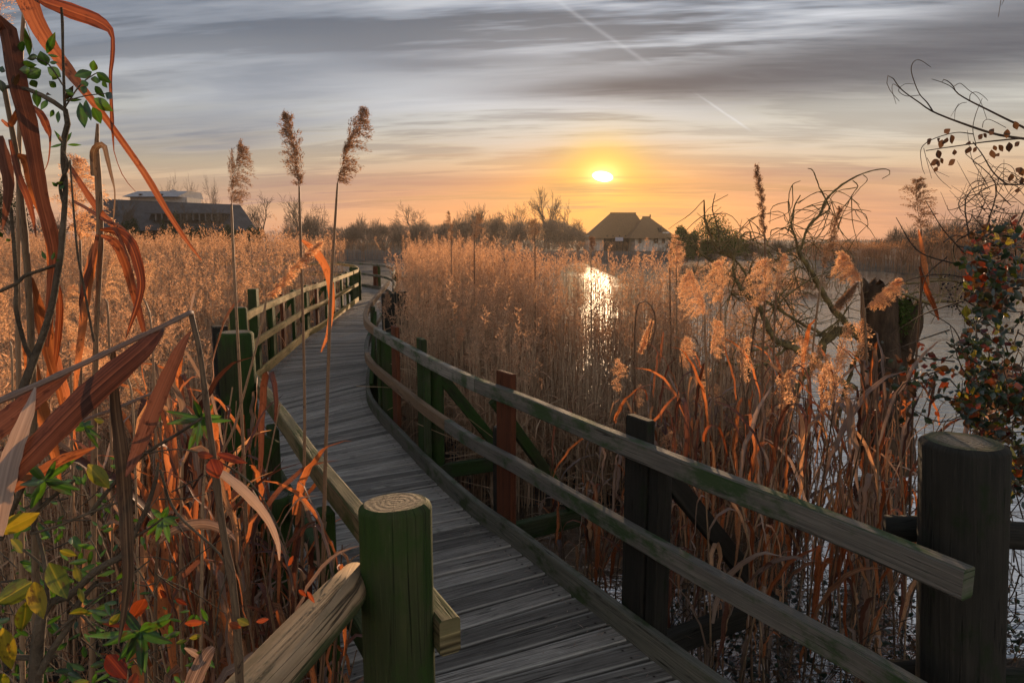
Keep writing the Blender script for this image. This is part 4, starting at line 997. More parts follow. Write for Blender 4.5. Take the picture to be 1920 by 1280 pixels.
def seam_mat():
    m, t, out = newmat('standing seam zinc roof'); u, v, r = t.attr()
    s_ = t.m('FRACT', t.m('MULTIPLY', u, 1.4)); seam = t.smooth(t.m('ABSOLUTE', t.m('SUBTRACT', s_, .5)), .40, .48)
    tc = t.n('ShaderNodeTexCoord'); n1 = t.noise(tc.outputs['Object'], .6, 5, .6)
    c = t.ramp(n1, [(.3, (.030,.036,.046)), (.7, (.066,.074,.09))]); c = t.mix(t.m('MULTIPLY', seam, .6), c, (.03,.033,.04))
    principled(t, out, c, .85, seam, .6, .05, .4); return m
M['far_post'] = plain('weathered grey timber', (.07,.07,.075), (.13,.13,.135), 3)
zinc = seam_mat(); palew = plain('pale cladding', (.25,.24,.24), (.36,.35,.35), 2, .8)
Yb = 122.; k = Yb/FPX; X = lambda px: (px-960)*k; Z = lambda py: at(960, py, Yb)[2]
cen_ = thing('visitor_building', 'long low building with a steep grey metal roof and a roof box', 'building', (X(320), Yb+8, 0))
mb = MB(); hexa(mb, [at(120,432,Yb-2),at(483,432,Yb-2),at(474,434,Yb+14),at(150,434,Yb+14),at(190,373,Yb+6),at(450,384,Yb+6),at(446,384,Yb+9),at(194,373,Yb+9)]); obj('roof', mb, zinc, cen_)
mb = MB(); cuboid(mb, X(190), X(440), Yb+.5, Yb+13, -.2, Z(432)); obj('wall', mb, darkw, cen_)
mb = MB(); hexa(mb, [(X(292),Yb-.6,Z(413)),(X(428),Yb-.6,Z(413)),(X(428),Yb+4,Z(413)),(X(292),Yb+4,Z(413)),(X(292),Yb+.4,Z(401)),(X(428),Yb+.4,Z(401)),(X(428),Yb+4,Z(401)),(X(292),Yb+4,Z(401))]); obj('window_band', mb, glassm, cen_)
for px in np.linspace(306, 420, 11):
    mb = MB(); cuboid(mb, X(px), X(px+2.2), Yb-.9, Yb-.62, Z(414), Z(401)); obj('mullion', mb, M['far_post'], cen_)
mb = MB(); cuboid(mb, X(288), X(432), Yb-1.1, Yb+2, Z(401), Z(399.5)); obj('window_hood', mb, zinc, cen_)
k = (Yb+7)/FPX; X = lambda px: (px-960)*k; Z = lambda py: at(960, py, Yb+7)[2]
mb = MB(); cuboid(mb, X(258), X(362), Yb+7, Yb+13, Z(386), Z(370)); obj('roof_box', mb, palew, cen_)
mb = MB(); hexa(mb, [(X(250),Yb+5.6,Z(369.6)),(X(352),Yb+5.6,Z(369.6)),(X(362),Yb+14,Z(369.6)),(X(258),Yb+14,Z(369.6)),(X(262),Yb+9,Z(357)),(X(357),Yb+9,Z(357)),(X(360),Yb+13.5,Z(357)),(X(264),Yb+13.5,Z(357))]); obj('upper_roof', mb, plain('pale seamed roof', (.20,.21,.24), (.34,.35,.38), 1.2, .5), cen_)
mb = MB(); tube(mb, [(X(326),Yb+9.5,Z(357.5)),(X(326),Yb+9.5,Z(355.5)),(X(326),Yb+9.5,Z(353.6))], [.75,.6,.12], 12, .5, 0, True); obj('roof_cowl', mb, palew, cen_)
for px in (279, 317): mb = MB(); cuboid(mb, X(px), X(px+3.5), Yb+6.2, Yb+6.9, Z(368), Z(364)); obj('roof_vent', mb, darkw, cen_)
# ---------------------------------------------------------------- plants close by, leaf by leaf
EYE = np.array([0, 0, CAMZ])
def sides_for(P, tilt):
    T = np.gradient(P, axis=0); out = []
    for p_, t_ in zip(P, T):
        t_ = unit(t_); v = unit(p_-EYE); s = unit(np.cross(t_, v)); n = np.cross(t_, s); out.append(s*math.cos(tilt)+n*math.sin(tilt))
    return np.array(out)
def pleaf(parent, pts, Y0, Y1, mat, rnd=None, tilt=.25, fold=.35, name='leaf', **kw):
    """blade through real space: its course and breadth were taken from the plant, its distance runs from Y0 to Y1"""
    n = len(pts); P = np.array([np.r_[at(a[0], a[1], Y0+(Y1-Y0)*i/(n-1)), a[2]/FPX*(Y0+(Y1-Y0)*i/(n-1))] for i, a in enumerate(pts)])
    Q = resample(P, 26); mb = MB(); ribbon(mb, Q[:, :3], Q[:, 3]*(1+.05*np.sin(np.arange(26)*1.7)), sides_for(Q[:, :3], tilt), fold, rs.random() if rnd is None else rnd)
    return obj(name, mb, mat, parent, True, **kw)
def pstem(parent, pts, Y0, Y1, mat, name='stalk', sides=8, nodes=False, n=30, mb=None, knot=0):
    m_ = len(pts); P = np.array([np.r_[at(a[0], a[1], Y0+(Y1-Y0)*i/(m_-1)), a[2]/2/FPX*(Y0+(Y1-Y0)*i/(m_-1))] for i, a in enumerate(pts)])
    Q = resample(P, n); r = Q[:, 3].copy()
    if knot: k_ = np.cumsum(ng.normal(0, 1, (n, 3)), 0); k_ -= np.outer(np.linspace(0, 1, n), k_[-1]); Q[:, :3] += k_*r[:, None]*knot; r *= ng.uniform(.82, 1.2, n)
    if nodes: r[::5] *= 1.22
    own = mb is None
    if own: mb = MB()
    tube(mb, Q[:, :3], r, sides, rs.random()); 
    if own: return obj(name, mb, mat, parent, True)
def plant(name, label, cat, px, py, Y, z=-.5, group=None):
    p = at(px, py, Y); return thing(name, label, cat, (p[0], Y, z), group)
def broad(mb, base, tip, w, tilt=0., curl=.2, rnd=.5, m=0, nrm=None, shape=(.05, .62, .95, 1., .8, .45, .03)):
    base = np.asarray(base, float); tip = np.asarray(tip, float); L = np.linalg.norm(tip-base); d = unit(tip-base)
    v = unit((base+tip)/2-EYE) if nrm is None else unit(nrm); s = unit(np.cross(d, v)); nn = np.cross(s, d)
    s, nn = s*math.cos(tilt)+nn*math.sin(tilt), nn*math.cos(tilt)-s*math.sin(tilt)
    k = len(shape); t = np.linspace(0, 1, k); P = base+np.outer(t, d)*L-np.outer(np.sin(t*math.pi/2)**2*curl*L*.5, nn)+np.outer(np.sin(t*math.pi)*curl*L*.25, nn)
    ribbon(mb, P, w*np.array(shape), s, .35, rnd, m)
def pbroad(mb, b, tp, w, Y, **kw):
    broad(mb, at(b[0], b[1], Y), at(tp[0], tp[1], Y+rs.uniform(-.02, .02)), w/FPX*Y, rs.uniform(-.5, .5), rs.uniform(-.1, .4), rs.random(), **kw)

q1 = lambda *a: [(x/4.27, y/4.27, w) for x, y, w in a]
# A: tall cane at the edge with the long strap leaves
A = plant('giant_reed', 'tall dark cane with broad purple brown strap leaves, nearest to the picture edge', 'reed', 60, 900, 1.05)
pstem(A, [(8,165,7),(22,240,9),(32,300,10),(45,430,11),(55,560,12),(60,700,13),(66,1000,14),(70,1500,15)], 1.05, 1.1, M['cane_dark'], nodes=True)
pleaf(A, [(-14,60,16),(6,34,26),(18,70,30),(27,120,30),(38,175,32),(52,225,30),(64,290,26),(78,370,24),(96,440,24),(103,490,20),(94,570,16),(88,650,6)], .98, 1.04, M['reed_purple'], tilt=.3)
pleaf(A, [(33,290,6),(50,303,18),(66,365,18),(86,415,16),(95,470,14),(90,540,4)], 1.05, 1.1, M['blade'])
pleaf(A, [(-4,255,16),(9,300,21),(16,345,18),(12,390,12),(4,432,2)], .95, .97, M['reed_purple'])
pleaf(A, [(18,262,5),(34,325,11),(53,375,11),(62,410,7),(68,445,2)], 1.05, 1.0, M['blade'])
pleaf(A, [(59,199,7),(77,215,13),(89,241,12),(94,260,4),(91,300,2),(83,322,1)], 1.06, 1.0, M['blade'])
pleaf(A, [(56,520,10),(66,560,20),(80,610,22),(90,665,16),(112,740,10),(120,800,3)], 1.08, 1.15, M['blade'])
pleaf(A, [(48,640,12),(62,700,24),(78,770,26),(100,840,18),(112,900,6)], 1.1, 1.2, M['blade'])
pleaf(A, [(100,470,8),(104,520,13),(92,590,14),(96,650,10),(88,720,4)], 1.12, 1.15, M['blade'])
pleaf(A, [(3,225,4),(18,235,9),(30,215,10),(33,200,3)], 1.08, 1.0, M['blade'])
# B: the two great arching leaves
B = plant('giant_reed', 'orange strap leaves arching over the top corner and hanging down', 'reed', 40, 900, 1.2)
pstem(B, [(52,-60,6),(40,100,7),(36,300,8),(34,600,9),(40,1000,10),(44,1500,11)], 1.25, 1.25, M['reed_stalk'])
pleaf(B, [(44,-22,34),(58,18,33),(76,56,28),(103,98,23),(127,130,20),(148,158,16),(172,188,13),(204,230,12),(234,272,11),(275,331,12),(312,394,10),(350,452,7),(378,488,2)], 1.2, .95, M['blade'], rnd=.55, tilt=.15)
pleaf(B, [(60,-12,8),(84,4,16),(112,13,23),(145,25,27),(178,37,24),(202,52,16),(211,68,7),(211,105,7),(207,140,6),(208,178,5),(210,222,7),(212,253,4),(214,285,1.6),(231,331,1.4),(254,359,1)], 1.2, 1.0, M['blade'], rnd=.3, tilt=.1)
pleaf(B, [(30,-10,1.5),(40,20,1.6),(50,48,1.2),(58,75,1.3),(64,98,.6)], 1.2, 1.1, M['reed_stalk'])
# C: cane with the folded sheath and the drooping pair
C = plant('giant_reed', 'cane with a folded sheath and two orange leaves drooping before the reed bed', 'reed', 184, 900, 1.35)
pstem(C, [(183,232,4),(181,275,9),(184,330,12),(187,400,12),(187,470,11),(184,560,9),(180,640,9),(176,900,11),(172,1400,12)], 1.35, 1.38, M['reed_stalk'], nodes=True)
pleaf(C, [(176,330,10),(175,288,12),(184,273,12),(195,274,10),(200,292,8),(207,322,6),(215,358,2.4),(214,395,3),(212,416,1)], 1.34, 1.3, M['reed_stalk'])
pleaf(C, [(188,431,4),(218,434,18),(243,453,22),(258,492,20),(265,532,16),(259,567,12),(247,602,8),(235,636,2)], 1.35, 1.25, M['blade'], tilt=.5)
pleaf(C, [(190,441,5),(216,455,17),(235,494,17),(250,547,14),(262,590,12),(270,622,8)], 1.35, 1.3, M['blade'], tilt=-.3)
pleaf(C, [(131,312,6),(160,358,11),(188,398,12),(217,430,8),(243,490,3)], 1.42, 1.3, M['blade'])
pleaf(C, [(137,377,5),(165,392,6),(195,412,6),(226,424,4),(245,440,1)], 1.4, 1.3, M['reed_purple'])
pleaf(C, [(178,458,10),(172,490,20),(162,545,20),(155,610,16),(146,680,13),(138,760,4)], 1.34, 1.36, M['blade'], tilt=.6)
pleaf(C, [(183,440,6),(174,485,9),(160,530,10),(152,570,8),(160,600,3)], 1.32, 1.36, M['reed_purple'])
pleaf(C, [(104,515,8),(112,570,12),(108,640,12),(100,700,5)], 1.4, 1.4, M['blade'])
# F: the snapped cane
Fp = plant('broken_cane', 'snapped grey cane bent at a sharp angle, big red brown leaves hanging from it', 'reed', 356, 587, .95)
pstem(Fp, [(-60,778,13),(0,751,13),(66,723,12),(134,692,11),(219,652,10),(312,608,9),(352,588,9),(359,586,9)], .82, .98, M['reed_grey'], nodes=True)
pstem(Fp, [(357,584,9),(362,605,10),(375,662,10),(387,756,11),(403,881,13),(419,1000,14),(436,1095,15),(448,1240,17),(456,1500,18)], .98, .92, M['cane_dark'], nodes=True)
pleaf(Fp, [(306,612,4),(296,626,18),(266,656,35),(219,696,46),(156,752,50),(94,814,48),(31,877,42),(-20,920,36)], .95, .80, M['reed_purple'], rnd=.74, tilt=.2)
pleaf(Fp, [(357,622,3),(337,655,19),(306,725,28),(275,800,30),(250,862,20),(236,893,3)], .97, .88, M['reed_purple'], rnd=.70, tilt=-.2)
pleaf(Fp, [(212,654,8),(216,756,18),(228,850,26),(235,945,27),(238,1010,24),(240,1080,20),(232,1150,12),(221,1215,2)], .92, .86, M['cane_dark'], rnd=.6)
pleaf(Fp, [(66,726,3),(56,762,18),(40,805,28),(20,862,34),(3,942,36),(-8,1005,26)], .86, .78, M['reed_grey'], rnd=.2)
pleaf(Fp, [(134,697,4),(100,720,26),(60,750,40),(20,783,48),(-30,818,48)], .9, .84, M['reed_purple'], rnd=.9, tilt=.4)
pleaf(Fp, [(178,838,3),(130,857,22),(85,882,28),(45,903,22),(10,925,12)], .98, .9, M['blade'])
pleaf(Fp, [(354,598,3),(362,560,5),(366,546,1)], .98, .98, M['reed_grey'])
G = plant('bent_reed_stalk', 'thin grey stalk slanting behind the snapped cane', 'reed', 220, 760, 1.3)
pstem(G, [(110,803,5),(156,787,5),(225,762,6),(294,733,5)], 1.3, 1.35, M['reed_grey'])
# low bleached blades
H = plant('reed_blade', 'wide bleached reed blade arching over low orange ones', 'reed', 360, 990, 1.35)
pstem(H, [(298,1010,6),(292,1100,7),(290,1400,8)], 1.4, 1.4, M['reed_stalk'])
pleaf(H, [(296,1020,5),(320,997,17),(350,985,21),(385,982,20),(414,990,17),(434,1003,9),(442,1014,2)], 1.4, 1.3, M['reed_grey'], rnd=.3)
H2 = plant('reed_blade', 'pale grey reed blade standing low beside the log rail', 'reed', 370, 1250, 1.05)
pleaf(H2, [(400,1212,10),(388,1226,28),(372,1256,34),(356,1300,34),(346,1380,24)], 1.02, .98, M['reed_grey'], rnd=.15); pleaf(H2, [(346,1214,3),(362,1222,13),(380,1232,10),(398,1226,3)], 1.03, 1.02, M['reed_grey'])
H3 = plant('reed_blade', 'long bleached blade leaning from the orange tangle to the near rail', 'reed', 460, 960, 1.7)
pleaf(H3, [(386,870,3),(420,890,15),(462,925,20),(500,970,15),(520,1015,10),(524,1050,3)], 1.6, 1.55, M['reed_grey'], rnd=.5); pstem(H3, [(386,868,5),(380,960,6),(376,1300,7)], 1.6, 1.6, M['reed_stalk'])

# vine with leaves climbing the canes
V_ = plant('climbing_vine', 'woody vine twisting up the canes with fresh green leaves near its top', 'vine', 100, 560, 1.0)
mb = MB()
for pts, in (([(0,165,6),(30,162,7),(66,173,8),(98,190,9),(120,204,9),(129,224,10),(122,248,10),(118,300,9),(123,344,9),(120,406,10),(114,481,11),(108,510,12),(100,562,12),(84,619,13),(68,662,14),(47,719,17),(36,760,18)],),
             ([(115,14,4),(117,42,5),(118,94,4.5),(121,187,5),(122,206,5)],), ([(-10,550,7),(31,531,6.5),(47,517,7),(78,506,6),(108,496,6)],), ([(21,391,6),(27,469,7),(31,531,7),(30,578,8),(41,625,8),(50,655,9),(62,672,10)],),
             ([(131,300,3),(144,462,4),(156,531,4),(176,640,4)],), ([(117,284,5),(127,310,6),(113,350,6),(122,400,5),(113,440,6),(117,480,5)],), ([(120,204,3),(150,160,2.5),(176,140,2),(182,138,1.5)],), ([(118,160,3),(90,120,2.5),(60,108,2)],), ([(122,190,2.5),(160,180,2),(200,175,1.6)],)):
    pstem(V_, pts, 1.0, 1.02, None, mb=mb, sides=7)
obj('stem', mb, M['bark'], V_, True)
LV = [(235,450,210,215,50),(375,430,440,260,55),(380,440,470,455,22),(370,530,320,410,90),(380,540,495,620,80),(165,520,300,510,60),(330,560,200,620,90),(740,570,760,485,65),(735,575,595,615,75),(770,580,888,665,65),(760,610,775,680,65),(640,700,720,745,60),(760,690,825,775,55),(750,790,905,890,90),(740,860,815,985,80),(640,820,680,1040,75),(690,800,715,985,60),(530,800,650,800,28),(290,720,300,860,60),(380,800,325,880,44),(430,880,405,935,32),(470,890,460,990,34),(500,1150,455,1060,30),(510,1150,575,1060,30),(540,1160,655,1160,22),(500,1150,405,1185,20),(520,1160,525,1035,44),(190,330,140,440,50),(20,530,8,600,44),(0,640,30,740,64),(300,450,215,470,50),(395,500,465,505,30),(240,560,160,560,60),(660,640,700,700,50),(820,650,850,700,40),(890,740,850,800,55),(590,760,520,720,50),(450,700,390,650,55),(420,640,470,570,45),(250,640,290,700,60)]
mb = MB()
for x0, y0, x1, y1, w in LV: pbroad(mb, (x0/4.27, y0/4.27), (x1/4.27, y1/4.27), w/4.27, 1.0+rs.uniform(-.03, .05))
for (x, y) in ((108,350),(112,355),(104,348),(98,487),(108,490),(86,486),(5,445),(12,452)):
    pbroad(mb, (x, y), (x+rs.uniform(-14, 16), y-rs.uniform(4, 16)), 7, 1.0)
obj('leaves', mb, M['green_leaf'], V_, True)
mb = MB()
for x0, y0, x1, y1, w in ((520,800,600,680,44),(380,740,410,790,40),(120,690,150,580,34),(100,680,110,600,26),(500,1130,455,1080,26)): pbroad(mb, (x0/4.27, y0/4.27), (x1/4.27, y1/4.27), w/4.27, .99)
obj('leaves', mb, M['brown_leaf'], V_, True, label='bronze young leaves')

# the shrub in the near corner
S_ = plant('shrub', 'gnarled shrub with glossy green rosettes and spotted yellow leaves in the near corner', 'shrub', 70, 1250, .9)
mb = MB()
for pts in ([(60,1420,32),(66,1290,28),(73,1184,24),(88,1132,17),(130,1117,14),(182,1067,14),(230,1041,12),(250,1002,11),(271,963,10),(283,930,9),(292,900,8),(297,866,5)],
            [(-10,1092,5),(30,1088,5),(62,1092,4)], [(20,1231,12),(66,1232,12),(104,1230,9)], [(75,1260,16),(100,1215,14),(130,1171,12),(146,1132,12),(182,1090,8)],
            [(160,1110,6),(185,1095,5),(215,1090,4),(240,1078,2)], [(45,740,16),(30,800,14),(28,860,12),(46,900,10),(20,960,14),(0,1010,14)],
            [(0,985,8),(60,960,8),(100,930,7),(140,900,5)], [(60,1000,6),(110,985,5),(170,960,5),(240,935,4)], [(30,1020,5),(80,1060,5),(120,1115,6),(165,1165,5),(180,1180,3)],
            [(100,1190,5),(170,1130,5),(230,1090,4),(280,1050,3)], [(263,1184,5),(272,1240,6),(276,1330,7)], [(84,900,6),(74,950,7),(60,1000,8)], [(378,784,5),(330,815,6),(269,853,7),(215,905,8),(170,960,9)],
            [(305,971,4),(280,990,5),(245,1010,6)], [(90,1132,10),(84,1060,8),(70,1000,7),(52,960,6)], [(300,880,5),(330,960,5),(420,1050,4.5),(412,1120,4),(402,1190,4)], [(270,850,3),(340,842,3),(400,860,3.5),(470,905,3.5),(520,985,3),(546,1060,2.5)]):
    pstem(S_, [(a, b, w) for a, b, w in pts], .93, .95, None, mb=mb, sides=8, n=22)
for _ in range(70):
    x, y = rs.uniform(0, 330), rs.uniform(880, 1290); a = rs.uniform(-1.2, 1.2)+(math.pi if rs.random() < .3 else 0); l = rs.uniform(40, 150); Y = rs.uniform(.95, 1.35)
    pstem(S_, [(x, y, 3), (x+l*.5*math.cos(a), y-l*.5*math.sin(a)+rs.uniform(-8, 8), 2.6), (x+l*math.cos(a), y-l*math.sin(a), 1.4)], Y, Y+.05, None, mb=mb, sides=4, n=7)
obj('branches', mb, M['bark'], S_, True)
def rosette(mb, c, ends, w, Y):
    for e in ends: pbroad(mb, c, e, w*rs.uniform(.8, 1.2), Y+rs.uniform(-.02, .02), shape=(.25, .8, 1., 1., .85, .55, .1))
mb = MB()
rosette(mb, (263,1184), [(229,1143),(303,1156),(322,1160),(323,1211),(169,1195),(200,1203),(224,1236),(242,1231),(263,1260),(275,1252)], 19, .88)
rosette(mb, (84,900), [(42,859),(109,862),(148,856),(30,887),(41,909),(62,931),(150,917),(125,903),(134,928),(60,950)], 14, .9)
rosette(mb, (378,784), [(362,750),(403,756),(437,792),(415,780),(316,775),(312,794),(353,844),(397,834),(359,800),(340,790),(372,836)], 12, .97)
rosette(mb, (305,971), [(336,970),(333,984),(315,950),(284,953),(292,1015),(320,1016),(278,1000)], 11, 1.0)
rosette(mb, (159,800), [(143,806),(178,798),(168,790),(190,822),(150,790),(185,840)], 10, 1.1)
rosette(mb, (290,760), [(286,742),(300,790),(276,790),(298,735)], 9, 1.1)
for _ in range(200):
    x, y = rs.uniform(-10, 420), rs.uniform(985, 1290)
    if x > 330 and y < 1130: continue
    Y = rs.uniform(.95, 1.5); a = rs.uniform(0, 6.28); l = rs.uniform(12, 40)
    pbroad(mb, (x, y), (x+l*math.cos(a), y-l*math.sin(a)*.8), l*rs.uniform(.26, .4), Y, shape=(.25, .8, 1., 1., .85, .55, .1))
for _ in range(60):
    x, y = rs.uniform(0, 260), rs.uniform(850, 1000); Y = rs.uniform(1.0, 1.4); a = rs.uniform(0, 6.28); l = rs.uniform(10, 26)
    pbroad(mb, (x, y), (x+l*math.cos(a), y-l*math.sin(a)*.8), l*.4, Y)
obj('green_leaves', mb, M['green_leaf'], S_, True)
mb = MB()
OV = (.08, .72, .98, 1., .86, .5, .03)
for x0, y0, x1, y1, w in ((-8,1000,76,958,38),(60,1090,-4,1130,44),(64,1090,74,1157,36),(48,1128,40,1184,32),(5,1176,22,1258,32),(92,1055,126,1122,38),(112,1031,144,1041,14),(148,1102,156,1130,12),(20,1010,50,1038,18),(165,870,205,915,30),(130,1150,185,1140,16),(330,1205,352,1200,10),(8,1262,-6,1300,30),(355,1196,380,1190,10),(150,1090,140,1060,16),(130,1290,170,1275,22),(445,1160,470,1172,16),(195,790,175,786,12),(205,1170,225,1150,18)):
    pbroad(mb, (x0, y0), (x1, y1), w, .86, shape=OV)
obj('yellow_leaves', mb, M['yellow_leaf'], S_, True)
mb = MB()
for x0, y0, x1, y1, w in ((272,1122,246,1158,30),(200,1228,236,1268,36),(346,1168,384,1166,13),(406,850,464,868,17),(396,860,410,896,32),(370,850,398,856,16),(240,1170,190,1172,10),(228,1165,245,1190,20),(312,1120,300,1105,10),(330,1122,348,1132,10),(430,1168,452,1176,14),(560,1105,574,1116,9),(576,1108,590,1130,9),(480,1165,505,1160,10),(540,1060,552,1040,10),(255,1260,245,1295,20)):
    pbroad(mb, (x0, y0), (x1, y1), w, .92, shape=OV)
obj('red_leaves', mb, M['red_leaf'], S_, True)

# ---------------------------------------------------------------- plumed reeds one can point to
def plumed(label, stem, Y, base, tip, w, mat, side=1, droop=.7, nb=30, ns=9, fl=None, group=None, z=-.7, leaves=()):
    b, t_ = at(base[0], base[1], Y), at(tip[0], tip[1], Y+.02*Y)
    root = at(stem[-1][0], stem[-1][1], Y); w *= 1.15; th = thing('plumed_reed', label, 'reed', (root[0], Y, min(root[2], z+.2)), group)
    pts = [(base[0], base[1], stem[0][2]*.8)]+list(stem); pstem(th, pts, Y, Y, M['reed_stalk'], sides=6)
    L = np.linalg.norm(t_-b); mb = MB(); up = unit(t_-b); s = np.array([side*1., rs.uniform(-.3, .3), 0])
    plume(mb, b, up, s, L, w/FPX*Y, int(nb*1.5), ns, (fl or L*.045)*(.72 if L > .12 else 1), (fl or L*.045)*.17, droop, 0, True, rs.random(), 8 if L > .12 else 3); obj('plume', mb, mat, th)
    for lf in leaves: pleaf(th, lf, Y, Y*.98, M['reed_orange'])
    return th
PD, PL = M['plume_dark'], M['plume']
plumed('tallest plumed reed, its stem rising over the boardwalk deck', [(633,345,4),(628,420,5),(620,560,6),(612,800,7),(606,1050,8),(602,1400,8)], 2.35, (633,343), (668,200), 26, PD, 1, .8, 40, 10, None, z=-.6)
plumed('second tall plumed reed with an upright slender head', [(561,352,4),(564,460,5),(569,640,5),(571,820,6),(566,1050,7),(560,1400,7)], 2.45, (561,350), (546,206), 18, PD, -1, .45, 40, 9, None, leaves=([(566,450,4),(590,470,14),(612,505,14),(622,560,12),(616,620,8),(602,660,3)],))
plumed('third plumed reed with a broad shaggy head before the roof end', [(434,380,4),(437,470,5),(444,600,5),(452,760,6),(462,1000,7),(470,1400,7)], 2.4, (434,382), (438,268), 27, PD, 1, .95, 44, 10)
plumed('big feathery plume among the canes, left of the metal roof', [(150,450,4),(152,600,5),(150,1200,6)], 1.9, (150,450), (122,292), 44, PL, 1, 1.1, 46, 12)
plumed('pale curled plume in the sun beside the drooping orange leaves', [(270,560,3),(286,650,4),(300,1100,5)], 2.4, (268,560), (292,492), 26, PL, -1, 1.2, 34, 10)
plumed('golden plume lying low under the snapped cane', [(235,700,4),(250,780,4),(262,1200,5)], 1.6, (236,690), (150,640), 34, PL, -1, 1., 34, 10)
plumed('golden plume hanging below the red brown leaf', [(225,800,4),(235,900,4),(240,1300,5)], 1.6, (222,760), (242,700), 30, PL, 1, 1.1, 30, 9)
plumed('pale plume low at the picture edge between the canes', [(20,640,4),(24,760,4),(26,1300,5)], 1.9, (18,640), (14,540), 34, PL, -1, 1., 30, 9)
plumed('pale plume between the vine and the folded sheath', [(128,640,4),(134,760,4),(140,1300,5)], 1.9, (128,640), (112,530), 30, PL, 1, 1., 34, 9)
plumed('soft plume right behind the cane with the folded sheath', [(200,560,4),(206,700,4),(214,1300,5)], 2.1, (196,560), (206,480), 30, PL, 1, 1.1, 30, 9)
plumed('plume arching sideways over the ochre railing', [(500,560,4),(488,620,4),(470,690,4),(440,800,5),(410,900,5),(395,1300,6)], 2.3, (500,558), (592,448), 13, PL, 1, .6, 34, 8)
plumed('plume top cut by the picture corner above the canes', [(-8,60,4),(-6,400,5),(-4,1200,5)], 1.5, (-4,60), (4,-40), 18, PL, 1, .7, 24, 8)
G5 = None
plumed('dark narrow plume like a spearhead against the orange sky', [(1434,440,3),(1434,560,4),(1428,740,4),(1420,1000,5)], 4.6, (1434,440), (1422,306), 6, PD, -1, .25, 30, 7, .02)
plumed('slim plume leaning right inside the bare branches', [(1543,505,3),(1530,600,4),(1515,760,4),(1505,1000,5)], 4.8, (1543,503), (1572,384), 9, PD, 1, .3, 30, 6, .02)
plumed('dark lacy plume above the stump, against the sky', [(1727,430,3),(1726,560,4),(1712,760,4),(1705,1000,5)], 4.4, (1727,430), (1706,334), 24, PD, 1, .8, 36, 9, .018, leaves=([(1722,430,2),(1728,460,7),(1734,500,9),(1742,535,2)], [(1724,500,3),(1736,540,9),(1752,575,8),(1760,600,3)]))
plumed('glowing plume furthest from the stump, bowed to one side', [(1321,592,3),(1324,680,4),(1330,900,5)], 4.3, (1321,592), (1306,508), 33, PL, -1, 1.2, 44, 11, .015)
plumed('glowing plume right beside the bowed one', [(1351,570,3),(1352,680,4),(1356,900,5)], 4.4, (1351,568), (1364,488), 28, PL, -1, 1.1, 40, 10, .015)
plumed('large glowing plume with a hooked top under the bare branches', [(1420,580,3),(1404,700,4),(1392,900,5)], 4.3, (1422,576), (1456,482), 34, PL, -1, 1.2, 48, 11, .015)
plumed('slim glowing plume just behind the hooked one', [(1455,550,3),(1450,700,4),(1450,900,4)], 4.7, (1455,547), (1467,474), 9, PL, 1, .4, 24, 6, .018)
plumed('tall pale plume swept towards the sun in front of the stump', [(1615,530,3),(1616,640,4),(1620,760,4),(1624,1000,5)], 4.2, (1615,528), (1590,476), 28, PL, -1, 1.1, 40, 10, .015)
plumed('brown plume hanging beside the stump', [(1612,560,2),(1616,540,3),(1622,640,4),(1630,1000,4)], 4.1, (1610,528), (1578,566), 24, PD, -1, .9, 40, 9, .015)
plumed('plume fanned over the top of the stump', [(1622,580,3),(1626,700,4),(1636,1000,5)], 4.0, (1626,576), (1676,522), 26, PL, 1, .8, 44, 10, .014)
plumed('small fluffy plume below the bowed one', [(1336,670,3),(1338,800,4),(1340,950,4)], 4.2, (1336,668), (1334,600), 20, PL, 1, 1., 30, 8, .015)
plumed('arched plume hanging over the middle of the reed stand', [(1212,662,2),(1226,630,2.5),(1228,590,3),(1214,566,3),(1196,572,3),(1190,640,3),(1192,800,4)], 5.6, (1224,596), (1204,660), 12, PL, -1, .5, 30, 6, .02)
plumed('hanging feather plume low beside the slanting stalks', [(1276,660,2),(1284,760,3),(1290,900,3)], 4.6, (1278,690), (1280,632), 16, PL, 1, .9, 26, 7, .016)
for lab, px, pb, pt, w, Y in (('thin upright plume against the sky, nearest the far bend', 846, 455, 393, 6, 11.), ('slender plume before the small round tree', 889, 448, 400, 9, 10.5), ('plume with a ragged head before the tallest tree', 1003, 446, 412, 15, 9.5), ('small plume standing before the thatched house', 1108, 470, 444, 7, 9.),
                              ('plume just right of the thatched house', 1256, 505, 440, 12, 8.5), ('twin topped plume beside the evergreen bush', 1268, 500, 452, 8, 8.2), ('pale tuft on a short stalk behind the railing', 866, 600, 577, 11, 8.), ('pale tuft below another, closer to the railing', 869, 640, 616, 12, 7.8), ('bent plume beside the tall square post', 720, 585, 548, 6, 9.3)):
    plumed(lab, [(px, pb+5, 2.2), (px+1, 620 if pb < 560 else 680, 2.6), (px+3, 700 if pb < 560 else 740, 3)], Y, (px, pb), (px+rs.uniform(-4, 4), pt), w, PL if Y < 9 else PD, rs.choice([-1, 1]), .6, 26, 5, .026)

